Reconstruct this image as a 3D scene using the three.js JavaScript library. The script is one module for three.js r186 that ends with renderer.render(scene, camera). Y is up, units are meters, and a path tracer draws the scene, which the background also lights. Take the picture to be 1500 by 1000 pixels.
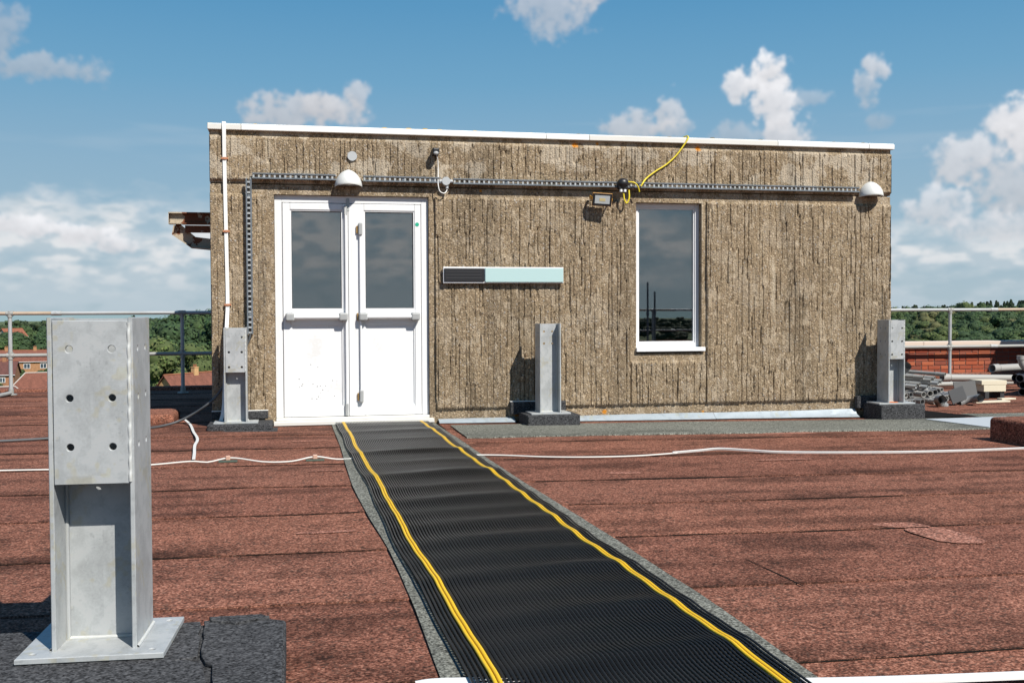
import * as THREE from 'three';
import { mergeGeometries, mergeVertices, toCreasedNormals } from 'three/addons/utils/BufferGeometryUtils.js';
import { RoundedBoxGeometry } from 'three/addons/geometries/RoundedBoxGeometry.js';

// ---------------------------------------------------------------- camera, sky, sun, exposure
const scene = new THREE.Scene();
const camera = new THREE.PerspectiveCamera(35.77, 1024 / 682, 0.05, 6000);
camera.position.set(0, 1.13, 10.16);
camera.up.set(0.00967104, 0.99958933, -0.02697473);
camera.lookAt(0.20270564, 1.13 - 0.02837567, 10.16 - 0.97882851);
const renderer = new THREE.WebGLRenderer({ antialias: true });
renderer.toneMapping = THREE.LinearToneMapping;
renderer.toneMappingExposure = 1.3;
renderer.shadowMap.enabled = true;
const SUN = new THREE.Vector3(0.52, 1.15, 1).normalize();
const sun = new THREE.DirectionalLight(new THREE.Color(1, 0.945, 0.86), 5);
sun.position.copy(SUN).multiplyScalar(60);
sun.castShadow = true;
Object.assign(sun.shadow.camera, { left: -25, right: 25, top: 25, bottom: -25, near: 1, far: 160 });
sun.shadow.mapSize.set(4096, 4096);
scene.add(sun, sun.target);

// ---------------------------------------------------------------- small tools
const PI = Math.PI, R = d => d * PI / 180;
function rng(seed) { let a = seed >>> 0; return () => { a = (a + 0x6D2B79F5) | 0; let t = Math.imul(a ^ (a >>> 15), 1 | a); t = (t + Math.imul(t ^ (t >>> 7), 61 | t)) ^ t; return ((t ^ (t >>> 14)) >>> 0) / 4294967296; }; }
const clamp = (x, a = 0, b = 1) => Math.min(b, Math.max(a, x));
const smooth = (a, b, x) => { const t = clamp((x - a) / (b - a)); return t * t * (3 - 2 * t); };
const lerp = (a, b, t) => a + (b - a) * t;
const HT = new Float32Array(65536); { const r = rng(77); for (let i = 0; i < 65536; i++) HT[i] = r(); }
const hash = (i, j) => HT[((i * 374761 + j * 668265 + ((i * 31) ^ (j * 57)) * 13) & 65535)];
function vn(x, y) {                                   // value noise 0..1
  const i = Math.floor(x), j = Math.floor(y); let f = x - i, g = y - j; f = f * f * (3 - 2 * f); g = g * g * (3 - 2 * g);
  return (hash(i, j) * (1 - f) + hash(i + 1, j) * f) * (1 - g) + (hash(i, j + 1) * (1 - f) + hash(i + 1, j + 1) * f) * g;
}
function vnP(x, y, p) {                                // the same, repeating every p cells
  const i = Math.floor(x), j = Math.floor(y); let f = x - i, g = y - j; f = f * f * (3 - 2 * f); g = g * g * (3 - 2 * g);
  const m = k => ((k % p) + p) % p, a = m(i), b = m(i + 1), c = m(j), d = m(j + 1);
  return (hash(a, c) * (1 - f) + hash(b, c) * f) * (1 - g) + (hash(a, d) * (1 - f) + hash(b, d) * f) * g;
}
function fbm(x, y, n = 4) { let s = 0, a = 0.5, t = 0; for (let k = 0; k < n; k++) { s += a * vn(x + k * 17.3, y + k * 9.1); t += a; a *= 0.5; x *= 2.03; y *= 2.03; } return s / t; }

// ---------------------------------------------------------------- the sky: air and clouds
{
  const W = 4096, H = 2048, px = new Float32Array(W * H * 4);
  const lin = c => c.map(v => Math.pow(v / 255, 2.2) / 1.3);
  const stops = [[0, lin([160, 183, 194])], [4, lin([154, 184, 202])], [8, lin([138, 175, 201])], [12, lin([112, 163, 198])], [16, lin([92, 150, 192])], [30, lin([66, 124, 176])], [90, lin([42, 90, 148])]];
  const air = e => { e = Math.max(0, e); for (let k = 1; k < stops.length; k++) if (e <= stops[k][0]) { const t = (e - stops[k - 1][0]) / (stops[k][0] - stops[k - 1][0]); return [0, 1, 2].map(i => lerp(stops[k - 1][1][i], stops[k][1][i], t)); } return stops[6][1]; };
  for (let j = 0; j < H; j++) {
    const e = (j + 0.5) / H * 180 - 90, c = air(e);
    for (let i = 0; i < W; i++) {
      const o = (j * W + i) * 4; let r = c[0], g = c[1], b = c[2];
      if (e > -0.2 && e < 9) {                          // the low bank of cloud along the horizon
        const a = (i + 0.5) / W * 360;
        const top = 5.2 + 3.2 * (fbm(a * 0.09 + 3, 2.2, 3) - 0.5) * 2 - 1.6 * (fbm(a * 0.5, 8.5, 2) - 0.5);
        const n = fbm(a * 0.42 + 40, e * 1.15, 5), n2 = fbm(a * 0.9 + 5, e * 2.3 + 11, 4);
        let d = smooth(top + 0.5, top - 1.6, e + (n2 - 0.5) * 2.4) * (0.35 + 0.65 * smooth(0.32, 0.6, n));
        d *= 0.85 * smooth(-0.5, 1.2, e + 0.8);
        const lit = smooth(0.38, 0.68, n2 + 0.05 * (e - 2)) * smooth(0.2, 3.2, e);
        const w = [lerp(0.39, 0.64, lit), lerp(0.46, 0.64, lit), lerp(0.51, 0.645, lit)];
        r = lerp(r, w[0], d); g = lerp(g, w[1], d); b = lerp(b, w[2], d);
      }
      px[o] = r; px[o + 1] = g; px[o + 2] = b; px[o + 3] = 1;
    }
  }
  // cumulus: azimuth, elevation, half width, half height (degrees), density, brightness
  const puffs = [
    [14.0, 16.2, 2.6, 1.5, .6, .8], [16.2, 16.9, 1.6, 1.0, .5, .8],
    [-12.1, 12.0, 3.0, .75, .5, .7], [-13.8, 13.8, 1.0, 1.3, .45, .7],
    [0.2, 10.5, 2.7, .85, .75, .75], [2.2, 10.6, 1.9, .8, .7, .78], [3.5, 11.3, .8, .8, .65, .8],
    [18.3, 9.9, 2.0, .8, .72, .78], [20.2, 10.8, 0.8, 0.85, .72, .85], [20.4, 9.7, 1.1, .7, .6, .76],
    [25.3, 12.2, 1.35, 1.25, 1, 1.0], [24.0, 11.6, 0.9, .7, .9, .96], [25.7, 10.6, 1.15, 1.3, .95, .96], [26.0, 9.0, 1.3, 1.3, .85, .86], [27.3, 11.0, .9, .6, .35, .8], [23.6, 9.0, 1.5, .7, .4, .7],
    [30.7, 12.2, .55, .85, .75, .9], [30.3, 11.1, .7, .8, .55, .82], [30.9, 9.6, .7, .5, .3, .7],
    [39.0, 10.9, 1.2, 1.1, .7, .98], [37.2, 9.2, 1.6, 1.2, .85, .97], [38.5, 8.8, 2.4, 2.0, .95, .95], [35.0, 7.4, 2.1, 1.2, .8, .88], [38.2, 6.0, 3.4, 1.6, .7, .80], [33.6, 5.2, 1.6, 1.1, .7, .92], [36.5, 4.2, 2.2, .8, .6, .9],
    [-12.9, 4.35, 1.7, .55, .95, .98], [-10.4, 3.95, 1.6, .5, .95, .98], [-8.9, 3.6, .9, .45, .85, .95], [-15.5, 4.3, 1.6, .5, .9, .95],
  ];
  const q = rng(5);                                     // the same kind of sky goes on all round
  for (let k = 0; k < 46; k++) { const a = 46 + 292 * q(), e = 6 + 24 * q() * q(), s = .8 + 2.2 * q(); for (let m = 0; m < 3; m++) puffs.push([a + (q() - .5) * 3 * s, e + (q() - .5) * s, s * (.6 + q() * .6), s * (.35 + .4 * q()), .5 + .45 * q(), .74 + .24 * q()]); }
  for (const [a, e, rx, ry, den, br] of puffs) {
    const j0 = Math.floor((e - ry * 2.2 + 90) / 180 * H), j1 = Math.ceil((e + ry * 2.2 + 90) / 180 * H), u = (a - 90) / 360 + 0.5, half = Math.ceil(rx * 2.2 / 360 * W), ic = Math.round(u * W);
    for (let j = j0; j <= j1; j++) for (let ii = ic - half; ii <= ic + half; ii++) {
      const i = ((ii % W) + W) % W, ee = (j + .5) / H * 180 - 90, aa = (ii + .5) / W * 360 - 90; if (ee < 0.3) continue;
      const dx0 = aa - a, dy0 = ee - e;
      const wx = (fbm(aa * .9 + 7, ee * .9, 4) - .5) * 1.5 * Math.min(1, rx), wy = (fbm(aa * .9 + 31, ee * .9 + 5, 4) - .5) * 1.5 * Math.min(1, ry);
      const x = (dx0 + wx) / rx, y = (dy0 + wy) / ry, rr = x * x + y * y * (y < 0 ? .75 : 1.15);
      const n = fbm(aa * 2.6 + 3, ee * 2.6 + 9, 5);
      let d = smooth(-.30, 1.05 - .35 * den, 1 - rr + (n - .5) * 1.7) * den * smooth(2.2, 1.4, Math.sqrt(rr));
      if (d <= 0) continue;
      const l = br * (.80 + .20 * clamp(y * .7 + x * .2 + .4, 0, 1) + .20 * (n - .5)), w = [l * .69, l * .695, l * .70 + .02];
      const o = (j * W + i) * 4; for (let c = 0; c < 3; c++) px[o + c] = lerp(px[o + c], w[c], d);
    }
  }
  for (let j = 0; j < H; j++) { const e = (j + .5) / H * 180 - 90; if (e < 5.2 || e > 10) continue; for (let i = 0; i < W; i++) {   // thin ice streaks
    const a = (i + .5) / W * 360 - 90, t = e - 7.6 - .24 * (((a + 10 + 540) % 360) - 180) + .35 * (fbm(a * .35, 3, 3) - .5), d = .16 * Math.exp(-t * t * 9) * smooth(.45, .75, fbm(a * .22 + 11, 7, 2)) * (.5 + .5 * vn(a * 1.3, e * 3)) + .08 * smooth(.5, .85, fbm(a * .16 + e * .1, e * 1.4 + 40, 4)); const o = (j * W + i) * 4; for (let c = 0; c < 3; c++) px[o + c] = lerp(px[o + c], .62, d); } }
  const sky = new THREE.DataTexture(px, W, H, THREE.RGBAFormat, THREE.FloatType);
  sky.mapping = THREE.EquirectangularReflectionMapping; sky.colorSpace = THREE.LinearSRGBColorSpace; sky.magFilter = THREE.LinearFilter; sky.minFilter = THREE.LinearFilter; sky.needsUpdate = true;
  scene.background = sky; scene.environment = sky;
}

// ---------------------------------------------------------------- naming and building tools
const used = {};
function numbered(n) { const k = used[n] = (used[n] ?? -1) + 1; return k ? `${n}_${String(k).padStart(3, '0')}` : n; }
function tag(o, label, category, group, kind) { if (label) o.userData.label = label; if (category) o.userData.category = category; if (group) o.userData.group = group; if (kind) o.userData.kind = kind; return o; }
function mesh(name, geo, mat, parent) {
  const m = new THREE.Mesh(Array.isArray(geo) ? merge(geo) : geo, mat); m.castShadow = m.receiveShadow = true;
  m.name = parent ? name : numbered(name); (parent || scene).add(m); return m;
}
function group(name, [x, y, z] = [0, 0, 0], turn = 0, parent) { const g = new THREE.Group(); g.name = parent ? name : numbered(name); g.position.set(x, y, z); g.rotation.y = turn; (parent || scene).add(g); return g; }
function dup(o, [x, y, z], turn, label) { const c = o.clone(); c.name = numbered(o.name.replace(/_\d{3}$/, '')); c.position.set(x, y, z); c.rotation.y = turn; c.userData = { ...o.userData }; if (label) c.userData.label = label; scene.add(c); return c; }
function merge(list) {
  const l = list.map(g => { const n = g.index ? g.toNonIndexed() : g; for (const k of Object.keys(n.attributes)) if (!['position', 'normal', 'uv', 'color'].includes(k)) n.deleteAttribute(k); return n; });
  const anyC = l.some(g => g.attributes.color); if (anyC) for (const g of l) if (!g.attributes.color) g.setAttribute('color', new THREE.BufferAttribute(new Float32Array(g.attributes.position.count * 3).fill(1), 3));
  return mergeGeometries(l);
}
// uv in metres from the dominant face direction (box mapping)
function metric(g, k = 1) {
  g = g.index ? g.toNonIndexed() : g; g.computeVertexNormals(); const p = g.attributes.position, n = g.attributes.normal, uv = new Float32Array(p.count * 2);
  for (let i = 0; i < p.count; i++) { const ax = Math.abs(n.getX(i)), ay = Math.abs(n.getY(i)), az = Math.abs(n.getZ(i)); let u, v; if (ay >= ax && ay >= az) { u = p.getX(i); v = p.getZ(i); } else if (ax >= az) { u = p.getZ(i); v = p.getY(i); } else { u = p.getX(i); v = p.getY(i); } uv[2 * i] = u * k; uv[2 * i + 1] = v * k; }
  g.setAttribute('uv', new THREE.BufferAttribute(uv, 2)); return g;
}
function box(x0, x1, y0, y1, z0, z1) { const g = new THREE.BoxGeometry(x1 - x0, y1 - y0, z1 - z0); g.translate((x0 + x1) / 2, (y0 + y1) / 2, (z0 + z1) / 2); return metric(g); }
function rbox(x0, x1, y0, y1, z0, z1, r = 0.004, seg = 2) { const g = new RoundedBoxGeometry(x1 - x0, y1 - y0, z1 - z0, seg, Math.min(r, (x1 - x0) / 2.01, (y1 - y0) / 2.01, (z1 - z0) / 2.01)); g.translate((x0 + x1) / 2, (y0 + y1) / 2, (z0 + z1) / 2); return g; }
function cyl(a, b, r, seg = 12, r2 = r, open = false) { const A = new THREE.Vector3(...a), B = new THREE.Vector3(...b), d = B.clone().sub(A), g = new THREE.CylinderGeometry(r2, r, d.length(), seg, 1, open); g.applyQuaternion(new THREE.Quaternion().setFromUnitVectors(new THREE.Vector3(0, 1, 0), d.clone().normalize())); g.translate((A.x + B.x) / 2, (A.y + B.y) / 2, (A.z + B.z) / 2); return g; }
function tube(pts, r, n = 40, seg = 7) { return new THREE.TubeGeometry(new THREE.CatmullRomCurve3(pts.map(p => new THREE.Vector3(...p))), n, r, seg, false); }
function ribbon(pts, w, t, n = 60, side = [0, 0, 1]) {       // a flat tape of width w and thickness t along a path; side = its broad direction
  const c = new THREE.CatmullRomCurve3(pts.map(p => new THREE.Vector3(...p))), P = [], I = [], S = new THREE.Vector3(...side);
  for (let i = 0; i <= n; i++) { const p = c.getPoint(i / n), T = c.getTangent(i / n), s = S.clone().addScaledVector(T, -S.dot(T)).normalize(), u = new THREE.Vector3().crossVectors(T, s).normalize(); for (const [a, b] of [[-1, -1], [1, -1], [1, 1], [-1, 1]]) { const v = p.clone().addScaledVector(s, a * w / 2).addScaledVector(u, b * t / 2); P.push(v.x, v.y, v.z); } }
  for (let i = 0; i < n; i++) for (let k = 0; k < 4; k++) { const a = i * 4 + k, b = i * 4 + (k + 1) % 4; I.push(a, b, b + 4, a, b + 4, a + 4); }
  const e = n * 4; I.push(0, 2, 1, 0, 3, 2, e, e + 1, e + 2, e, e + 2, e + 3);
  const g = new THREE.BufferGeometry(); g.setAttribute('position', new THREE.Float32BufferAttribute(P, 3)); g.setIndex(I); return metric(g);
}
function plate(shape, depth, bevel = 0.0015) { const g = new THREE.ExtrudeGeometry(shape, { depth: depth - 2 * bevel, bevelEnabled: bevel > 0, bevelSize: bevel, bevelThickness: bevel, bevelSegments: 1, curveSegments: 14 }); g.translate(0, 0, bevel); return g; }
function rectShape(x0, x1, y0, y1, holes = [], r = 0.01) { const s = new THREE.Shape([[x0, y0], [x1, y0], [x1, y1], [x0, y1]].map(p => new THREE.Vector2(...p))); for (const [hx, hy] of holes) { const h = new THREE.Path(); h.absarc(hx, hy, r, 0, PI * 2, true); s.holes.push(h); } return s; }

// ---------------------------------------------------------------- textures and materials
function tex(w, h, fn, srgb = true) {
  const d = new Uint8Array(w * h * 4), toS = v => v <= 0.0031308 ? v * 12.92 : 1.055 * Math.pow(v, 1 / 2.4) - 0.055;
  for (let j = 0; j < h; j++) for (let i = 0; i < w; i++) { const c = fn(i, j), o = (j * w + i) * 4; for (let k = 0; k < 3; k++) d[o + k] = clamp(srgb ? toS(Math.max(0, c[k])) : c[k]) * 255; d[o + 3] = 255; }
  const t = new THREE.DataTexture(d, w, h, THREE.RGBAFormat); t.wrapS = t.wrapT = THREE.RepeatWrapping; t.magFilter = THREE.LinearFilter; t.minFilter = THREE.LinearMipmapLinearFilter; t.generateMipmaps = true; if (srgb) t.colorSpace = THREE.SRGBColorSpace; t.needsUpdate = true; return t;
}
const std = (c, rough = 0.7, o = {}) => { const m = new THREE.MeshStandardMaterial({ roughness: rough, ...o }); m.color.setRGB(...c); return m; };

// mineral felt: small granules, bare dark spots, a few pale grains. One texture repeats every 1.6 m
function feltTex(base, dark, pale, amount, seed) {
  const N = 1024, A = new Float32Array(N * N), q = rng(seed), grain = new Float32Array(N * N); for (let i = 0; i < N * N; i++) grain[i] = q();
  const map = tex(N, N, (i, j) => {
    const x = i / N, y = j / N, o = j * N + i, s = seed * 7.1;
    const g0 = .24 * grain[o] + .42 * vnP(x * 330 + s, y * 330, 330) + .34 * vnP(x * 210, y * 210 + s, 210), g = smooth(.16, .84, g0);
    const clump = .46 * vnP(x * 190 + 3, y * 190, 190) + .28 * vnP(x * 110, y * 110 + 7, 110) + .16 * vnP(x * 41, y * 41 + s, 41) + .10 * vnP(x * 11, y * 11, 11);
    const bare = smooth(.98 - amount, 1.18 - amount, clump + .30 * (g - .5));
    const m = .16 + 1.68 * g; let c = [0, 1, 2].map(k => lerp(base[k] * m, dark[k] * (.4 + 1.2 * g), bare * .85));
    if (g > .76) c = c.map((v, k) => lerp(v, pale[k], (g - .76) * 2.6 * (1 - .5 * bare)));
    A[o] = (1 - bare) * .5 + .5 * g; return c;
  });
  return { map, bump: tex(N, N, (i, j) => { const v = A[j * N + i]; return [v, v, v]; }, false) };
}
const F = {};
{ const a = feltTex([.215, .088, .058], [.042, .026, .020], [.52, .30, .215], .42, 3), b = feltTex([.150, .152, .130], [.085, .088, .078], [.36, .36, .31], .38, 4), c = feltTex([.052, .053, .056], [.032, .033, .035], [.12, .12, .12], .40, 6);
  const mk = (t, tint = [1, 1, 1], bs = .003) => { const m = new THREE.MeshPhysicalMaterial({ roughness: 1, specularIntensity: .25, map: t.map, bumpMap: t.bump, bumpScale: bs, vertexColors: true }); m.color.setRGB(...tint); return m; };
  F.red = mk(a); F.red2 = mk(a, [.92, .90, .90]); F.red3 = mk(a, [1.06, 1.05, 1.03]); F.grey = mk(b, [1, 1, 1], .002); F.black = mk(c, [1, 1, 1], .002); F.tar = new THREE.MeshPhysicalMaterial({ roughness: 1, specularIntensity: .15 }); F.tar.color.setRGB(.010, .009, .008); }

// ribbed exposed aggregate concrete: one map over the whole front, 7.1 m by 2.9 m
const CW = 7.1, CH = 2.9, CX = -0.8;
{
  const W = 2048, H = 900, B = new Float32Array(W * H), q = rng(12), stones = [];
  const cell = 5;                                        // about 17 mm between stones
  const gw = Math.ceil(W / cell), gh = Math.ceil(H / cell), sx = new Float32Array(gw * gh), sy = new Float32Array(gw * gh), sr = new Float32Array(gw * gh), st = new Float32Array(gw * gh);
  for (let k = 0; k < gw * gh; k++) { sx[k] = q(); sy[k] = q(); sr[k] = (.22 + .42 * q() * q() + .1 * q()) * cell; st[k] = q(); }
  const map = tex(W, H, (i, j) => {
    const x = i / W * CW, y = j / H * CH, gi = Math.floor(i / cell), gj = Math.floor(j / cell), o = j * W + i;
    let best = 9, t = 0; const wob = vn(i * .55 + 9, j * .45);
    for (let a = -1; a <= 1; a++) for (let b = -1; b <= 1; b++) { const ii = gi + a, jj = gj + b; if (ii < 0 || jj < 0 || ii >= gw || jj >= gh) continue; const k = jj * gw + ii, dx = i - (ii + sx[k]) * cell, dy = j - (jj + sy[k]) * cell, d = Math.sqrt(dx * dx * 1.25 + dy * dy * .8) / sr[k] * (.7 + .75 * wob); if (d < best) { best = d; t = st[k]; } }
    const n = fbm(x * 3 + 2, y * 1.2, 4), fine = vn(x * 260, y * 260), up = smooth(2.2, 2.4, y);
    let c = [.252, .190, .117].map((v, k) => v * (.74 + .34 * n + .6 * (fine - .5)));
    const band = fbm(x * 14, y * 1.1 + 30, 3); c = c.map(v => v * (.88 + .24 * band));            // vertical rain weathering
    const stone = smooth(1.05, .75, best);
    const sc = t < .22 ? [.50, .40, .285] : t < .50 ? [.34, .26, .172] : t < .76 ? [.19, .128, .078] : t < .93 ? [.085, .066, .05] : [.36, .33, .30];
    c = c.map((v, k) => lerp(v, sc[k] * (.85 + .3 * fine), stone * .82));
    // pale cement and lichen crusts, mostly on the upper band
    const l = fbm(x * 5.5 + 50, y * 6 + 3, 5), cr = smooth(.60 - .05 * up, .66 - .05 * up, l + .1 * (fine - .5)) * (.25 + .55 * up); c = c.map((v, k) => lerp(v, [.46, .40, .315][k] * (.8 + .4 * fine), cr * .75));
    // pale run marks
    for (const [rx, y0, y1, w] of [[4.87, 1.75, 2.24, .03], [5.66, .95, 1.6, .025], [.585, 2.33, 2.72, .03], [-.6, .3, .9, .05], [2.05, .9, 1.5, .015]]) { const d = Math.abs(x - rx - .02 * (vn(y * 9, rx) - .5)) / w, v = smooth(1, .4, d + .5 * (fine - .5)) * smooth(y0, y0 + .3, y) * smooth(y1 + .04, y1, y) * .6; c = c.map((p, k) => lerp(p, [.46, .39, .29][k], v)); }
    // dark algae, in ragged upright patches
    const al = smooth(.56, .72, fbm(x * 6 + 9, y * .9 + 70, 4) + .12 * (fine - .5)); c = c.map(v => v * (1 - .22 * al)); const fl = smooth(.63, .70, fbm(x * 26 + 4, y * 11, 4) + .1 * (fine - .5)); c = c.map((v, k) => lerp(v, [.44, .36, .26][k] * (.7 + .5 * fine), fl * .55));
    // orange lichen rosettes
    for (const [lx, ly, lr] of [[3.546, 2.768, .035], [4.836, 2.768, .034], [3.85, .12, .03], [2.95, .11, .02], [4.9, .1, .015], [3.78, 2.79, .018], [2.6, 2.3, .015], [4.7, 2.35, .014]]) { const d = Math.hypot(x - lx, (y - ly) * 1.2) / lr + .9 * (fine - .5); if (d < 1) c = lerp3(c, [.52, .20, .015], smooth(1, .7, d)); }
    B[o] = .35 * fine + .5 * stone + .15 * n; return c;
  });
  function lerp3(a, b, t) { return a.map((v, k) => lerp(v, b[k], t)); }
  const bump = tex(W, H, (i, j) => { const v = B[j * W + i]; return [v, v, v]; }, false);
  F.concrete = std([1, 1, 1], .93, { map, bumpMap: bump, bumpScale: .006 });
}
// galvanised steel: faint spangle and white bloom
{
  const N = 512, map = tex(N, N, (i, j) => { const x = i / N, y = j / N, s = hash(Math.floor(vnP(x * 26, y * 26, 26) * 9 + i / 21), Math.floor(j / 19 + vnP(x * 22 + 5, y * 22, 22) * 8)), n = .5 * vnP(x * 7, y * 7, 7) + .3 * vnP(x * 18, y * 18, 18) + .2 * vnP(x * 90, y * 90, 90), sp = smooth(.83, .9, vnP(x * 60 + 3, y * 60, 60)) * smooth(.6, .75, vnP(x * 5, y * 5 + 3, 5)), bl = smooth(.40, .66, .6 * vnP(x * 4, y * 6, 12) + .4 * vnP(x * 24 + 3, y * 24, 24)), v = (.70 + .26 * n + .07 * s + .13 * bl) * (1 - .16 * sp) * (.96 + .08 * vnP(x * 128, y * 128, 128)); const tn = smooth(.66, .8, .55 * vnP(x * 5 + 2, y * 5, 5) + .45 * vnP(x * 33, y * 33 + 2, 33)); return [v * .985, v * (1 - .05 * tn), v * (1.005 - .17 * tn)]; });
  F.galv = std([.40, .415, .42], .5, { map, metalness: .12 }); F.galvOld = std([.33, .33, .315], .58, { map, metalness: .12 }); F.galvTan = std([.44, .345, .26], .6, { map, metalness: .1 });
  F.zincDark = std([.17, .195, .22], .5, { map, metalness: .25 }); F.weld = std([.5, .51, .5], .55, { map }); F.lead = std([.36, .41, .45], .55, { map, metalness: .15 });
  // flaking cream paint over rust
  const rm = tex(N, N, (i, j) => { const x = i / N, y = j / N, n = .5 * vnP(x * 6, y * 6, 6) + .3 * vnP(x * 15, y * 15, 15) + .2 * vnP(x * 50, y * 50, 50), f = vnP(x * 120, y * 120, 120), r = smooth(.53, .57, n); return [lerp(.42, .17, r) * (.8 + .4 * f), lerp(.36, .055, r) * (.8 + .4 * f), lerp(.27, .02, r) * (.8 + .4 * f)]; });
  F.rusty = std([.9, .9, .9], .8, { map: rm });
  const dirt = tex(N, N, (i, j) => { const x = i / N, y = j / N, n = .5 * vnP(x * 5, y * 5, 5) + .3 * vnP(x * 14, y * 14, 14) + .2 * vnP(x * 60, y * 60, 60), d = smooth(.66, .8, n), v = .97 - .03 * vnP(x * 200, y * 200, 200); return [v - .05 * d, v - .06 * d, v - .08 * d]; });
  F.upvc = std([.75, .76, .77], .38, { map: dirt }); F.white = std([.78, .78, .76], .5, { map: dirt }); F.whiteOld = std([.66, .65, .61], .6, { map: dirt }); F.cream = std([.66, .60, .46], .7, { map: dirt });
}
F.matTube = new THREE.MeshPhysicalMaterial({ roughness: .33, specularIntensity: .5 }); F.matTube.color.setRGB(.011, .0095, .008); F.orange = std([.55, .26, .03], .5); F.boxGrey = std([.40, .42, .43], .5); F.cream2 = std([.60, .50, .42], .6); F.blackPlastic = std([.012, .012, .014], .42); F.rubber = std([.004, .004, .004], .9); F.greyPlastic = std([.33, .34, .34], .45); F.yellow = std([.78, .48, .012], .5); F.yellowCable = std([.70, .56, .03], .5); F.brass = std([.42, .26, .10], .45, { metalness: .6 }); F.copper = std([.48, .21, .11], .5, { metalness: .3 }); F.greyCable = std([.07, .075, .08], .55);
F.glass = new THREE.MeshPhysicalMaterial({ color: 0xffffff, roughness: 0.0, transmission: 1, thickness: 0, ior: 2.45, metalness: 0 }); F.glass.color.setRGB(.72, .76, .76);
F.inside = std([.30, .30, .29], .9); F.gasket = std([.03, .03, .033], .6);
function tint(g, fn) { const p = g.attributes.position, c = new Float32Array(p.count * 3); for (let i = 0; i < p.count; i++) { const v = fn ? fn(p.getX(i), p.getY(i), p.getZ(i)) : 1; const a = Array.isArray(v) ? v : [v, v, v]; c.set(a, i * 3); } g.setAttribute('color', new THREE.BufferAttribute(c, 3)); return g; }
const gy = x => 0.06 - 0.01 * clamp(x, -3, 8);            // the flat roof falls a little to the right

const rough = (x, z) => (fbm(x * .8 + 3, z * .8, 3) - .5) * .014 + (vn(x * 3.1, z * 3.1) - .5) * .004;   // dips and swellings of the old felt

// ---------------------------------------------------------------- land far below the roof
const land = (x, z) => { const r = Math.hypot(x, z), a = Math.atan2(x, -z); return -16 - 4 * smooth(90, 300, r) + (5 + 4 * Math.sin(a * 2 + .1)) * smooth(330, 950, r) + 2.2 * (vn(x * .006 + 9, z * .006) - .5) * smooth(60, 200, r); };
{
  const P = [], C = [], I = [], rs = [0, 25, 50, 80, 110, 140, 170, 200, 240, 280, 330, 390, 460, 540, 640, 760, 900, 1100, 1400, 1900, 2600], n = 120;
  for (const r of rs) for (let k = 0; k <= n; k++) { const a = k / n * PI * 2, x = Math.sin(a) * r, z = -Math.cos(a) * r; P.push(x, land(x, z), z); const f = fbm(x * .02, z * .02, 3); C.push(.05 + .05 * f, .075 + .05 * f, .022 + .02 * f); }
  for (let i = 0; i < rs.length - 1; i++) for (let k = 0; k < n; k++) { const a = i * (n + 1) + k, b = a + n + 1; I.push(a, a + 1, b, b, a + 1, b + 1); }
  const g = new THREE.BufferGeometry(); g.setAttribute('position', new THREE.Float32BufferAttribute(P, 3)); g.setAttribute('color', new THREE.Float32BufferAttribute(C, 3)); g.setIndex(I); g.computeVertexNormals();
  tag(mesh('terrain', g, std([1, 1, 1], 1, { vertexColors: true })), 'green land far below the roof edge', 'ground', null, 'structure');
}

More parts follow.
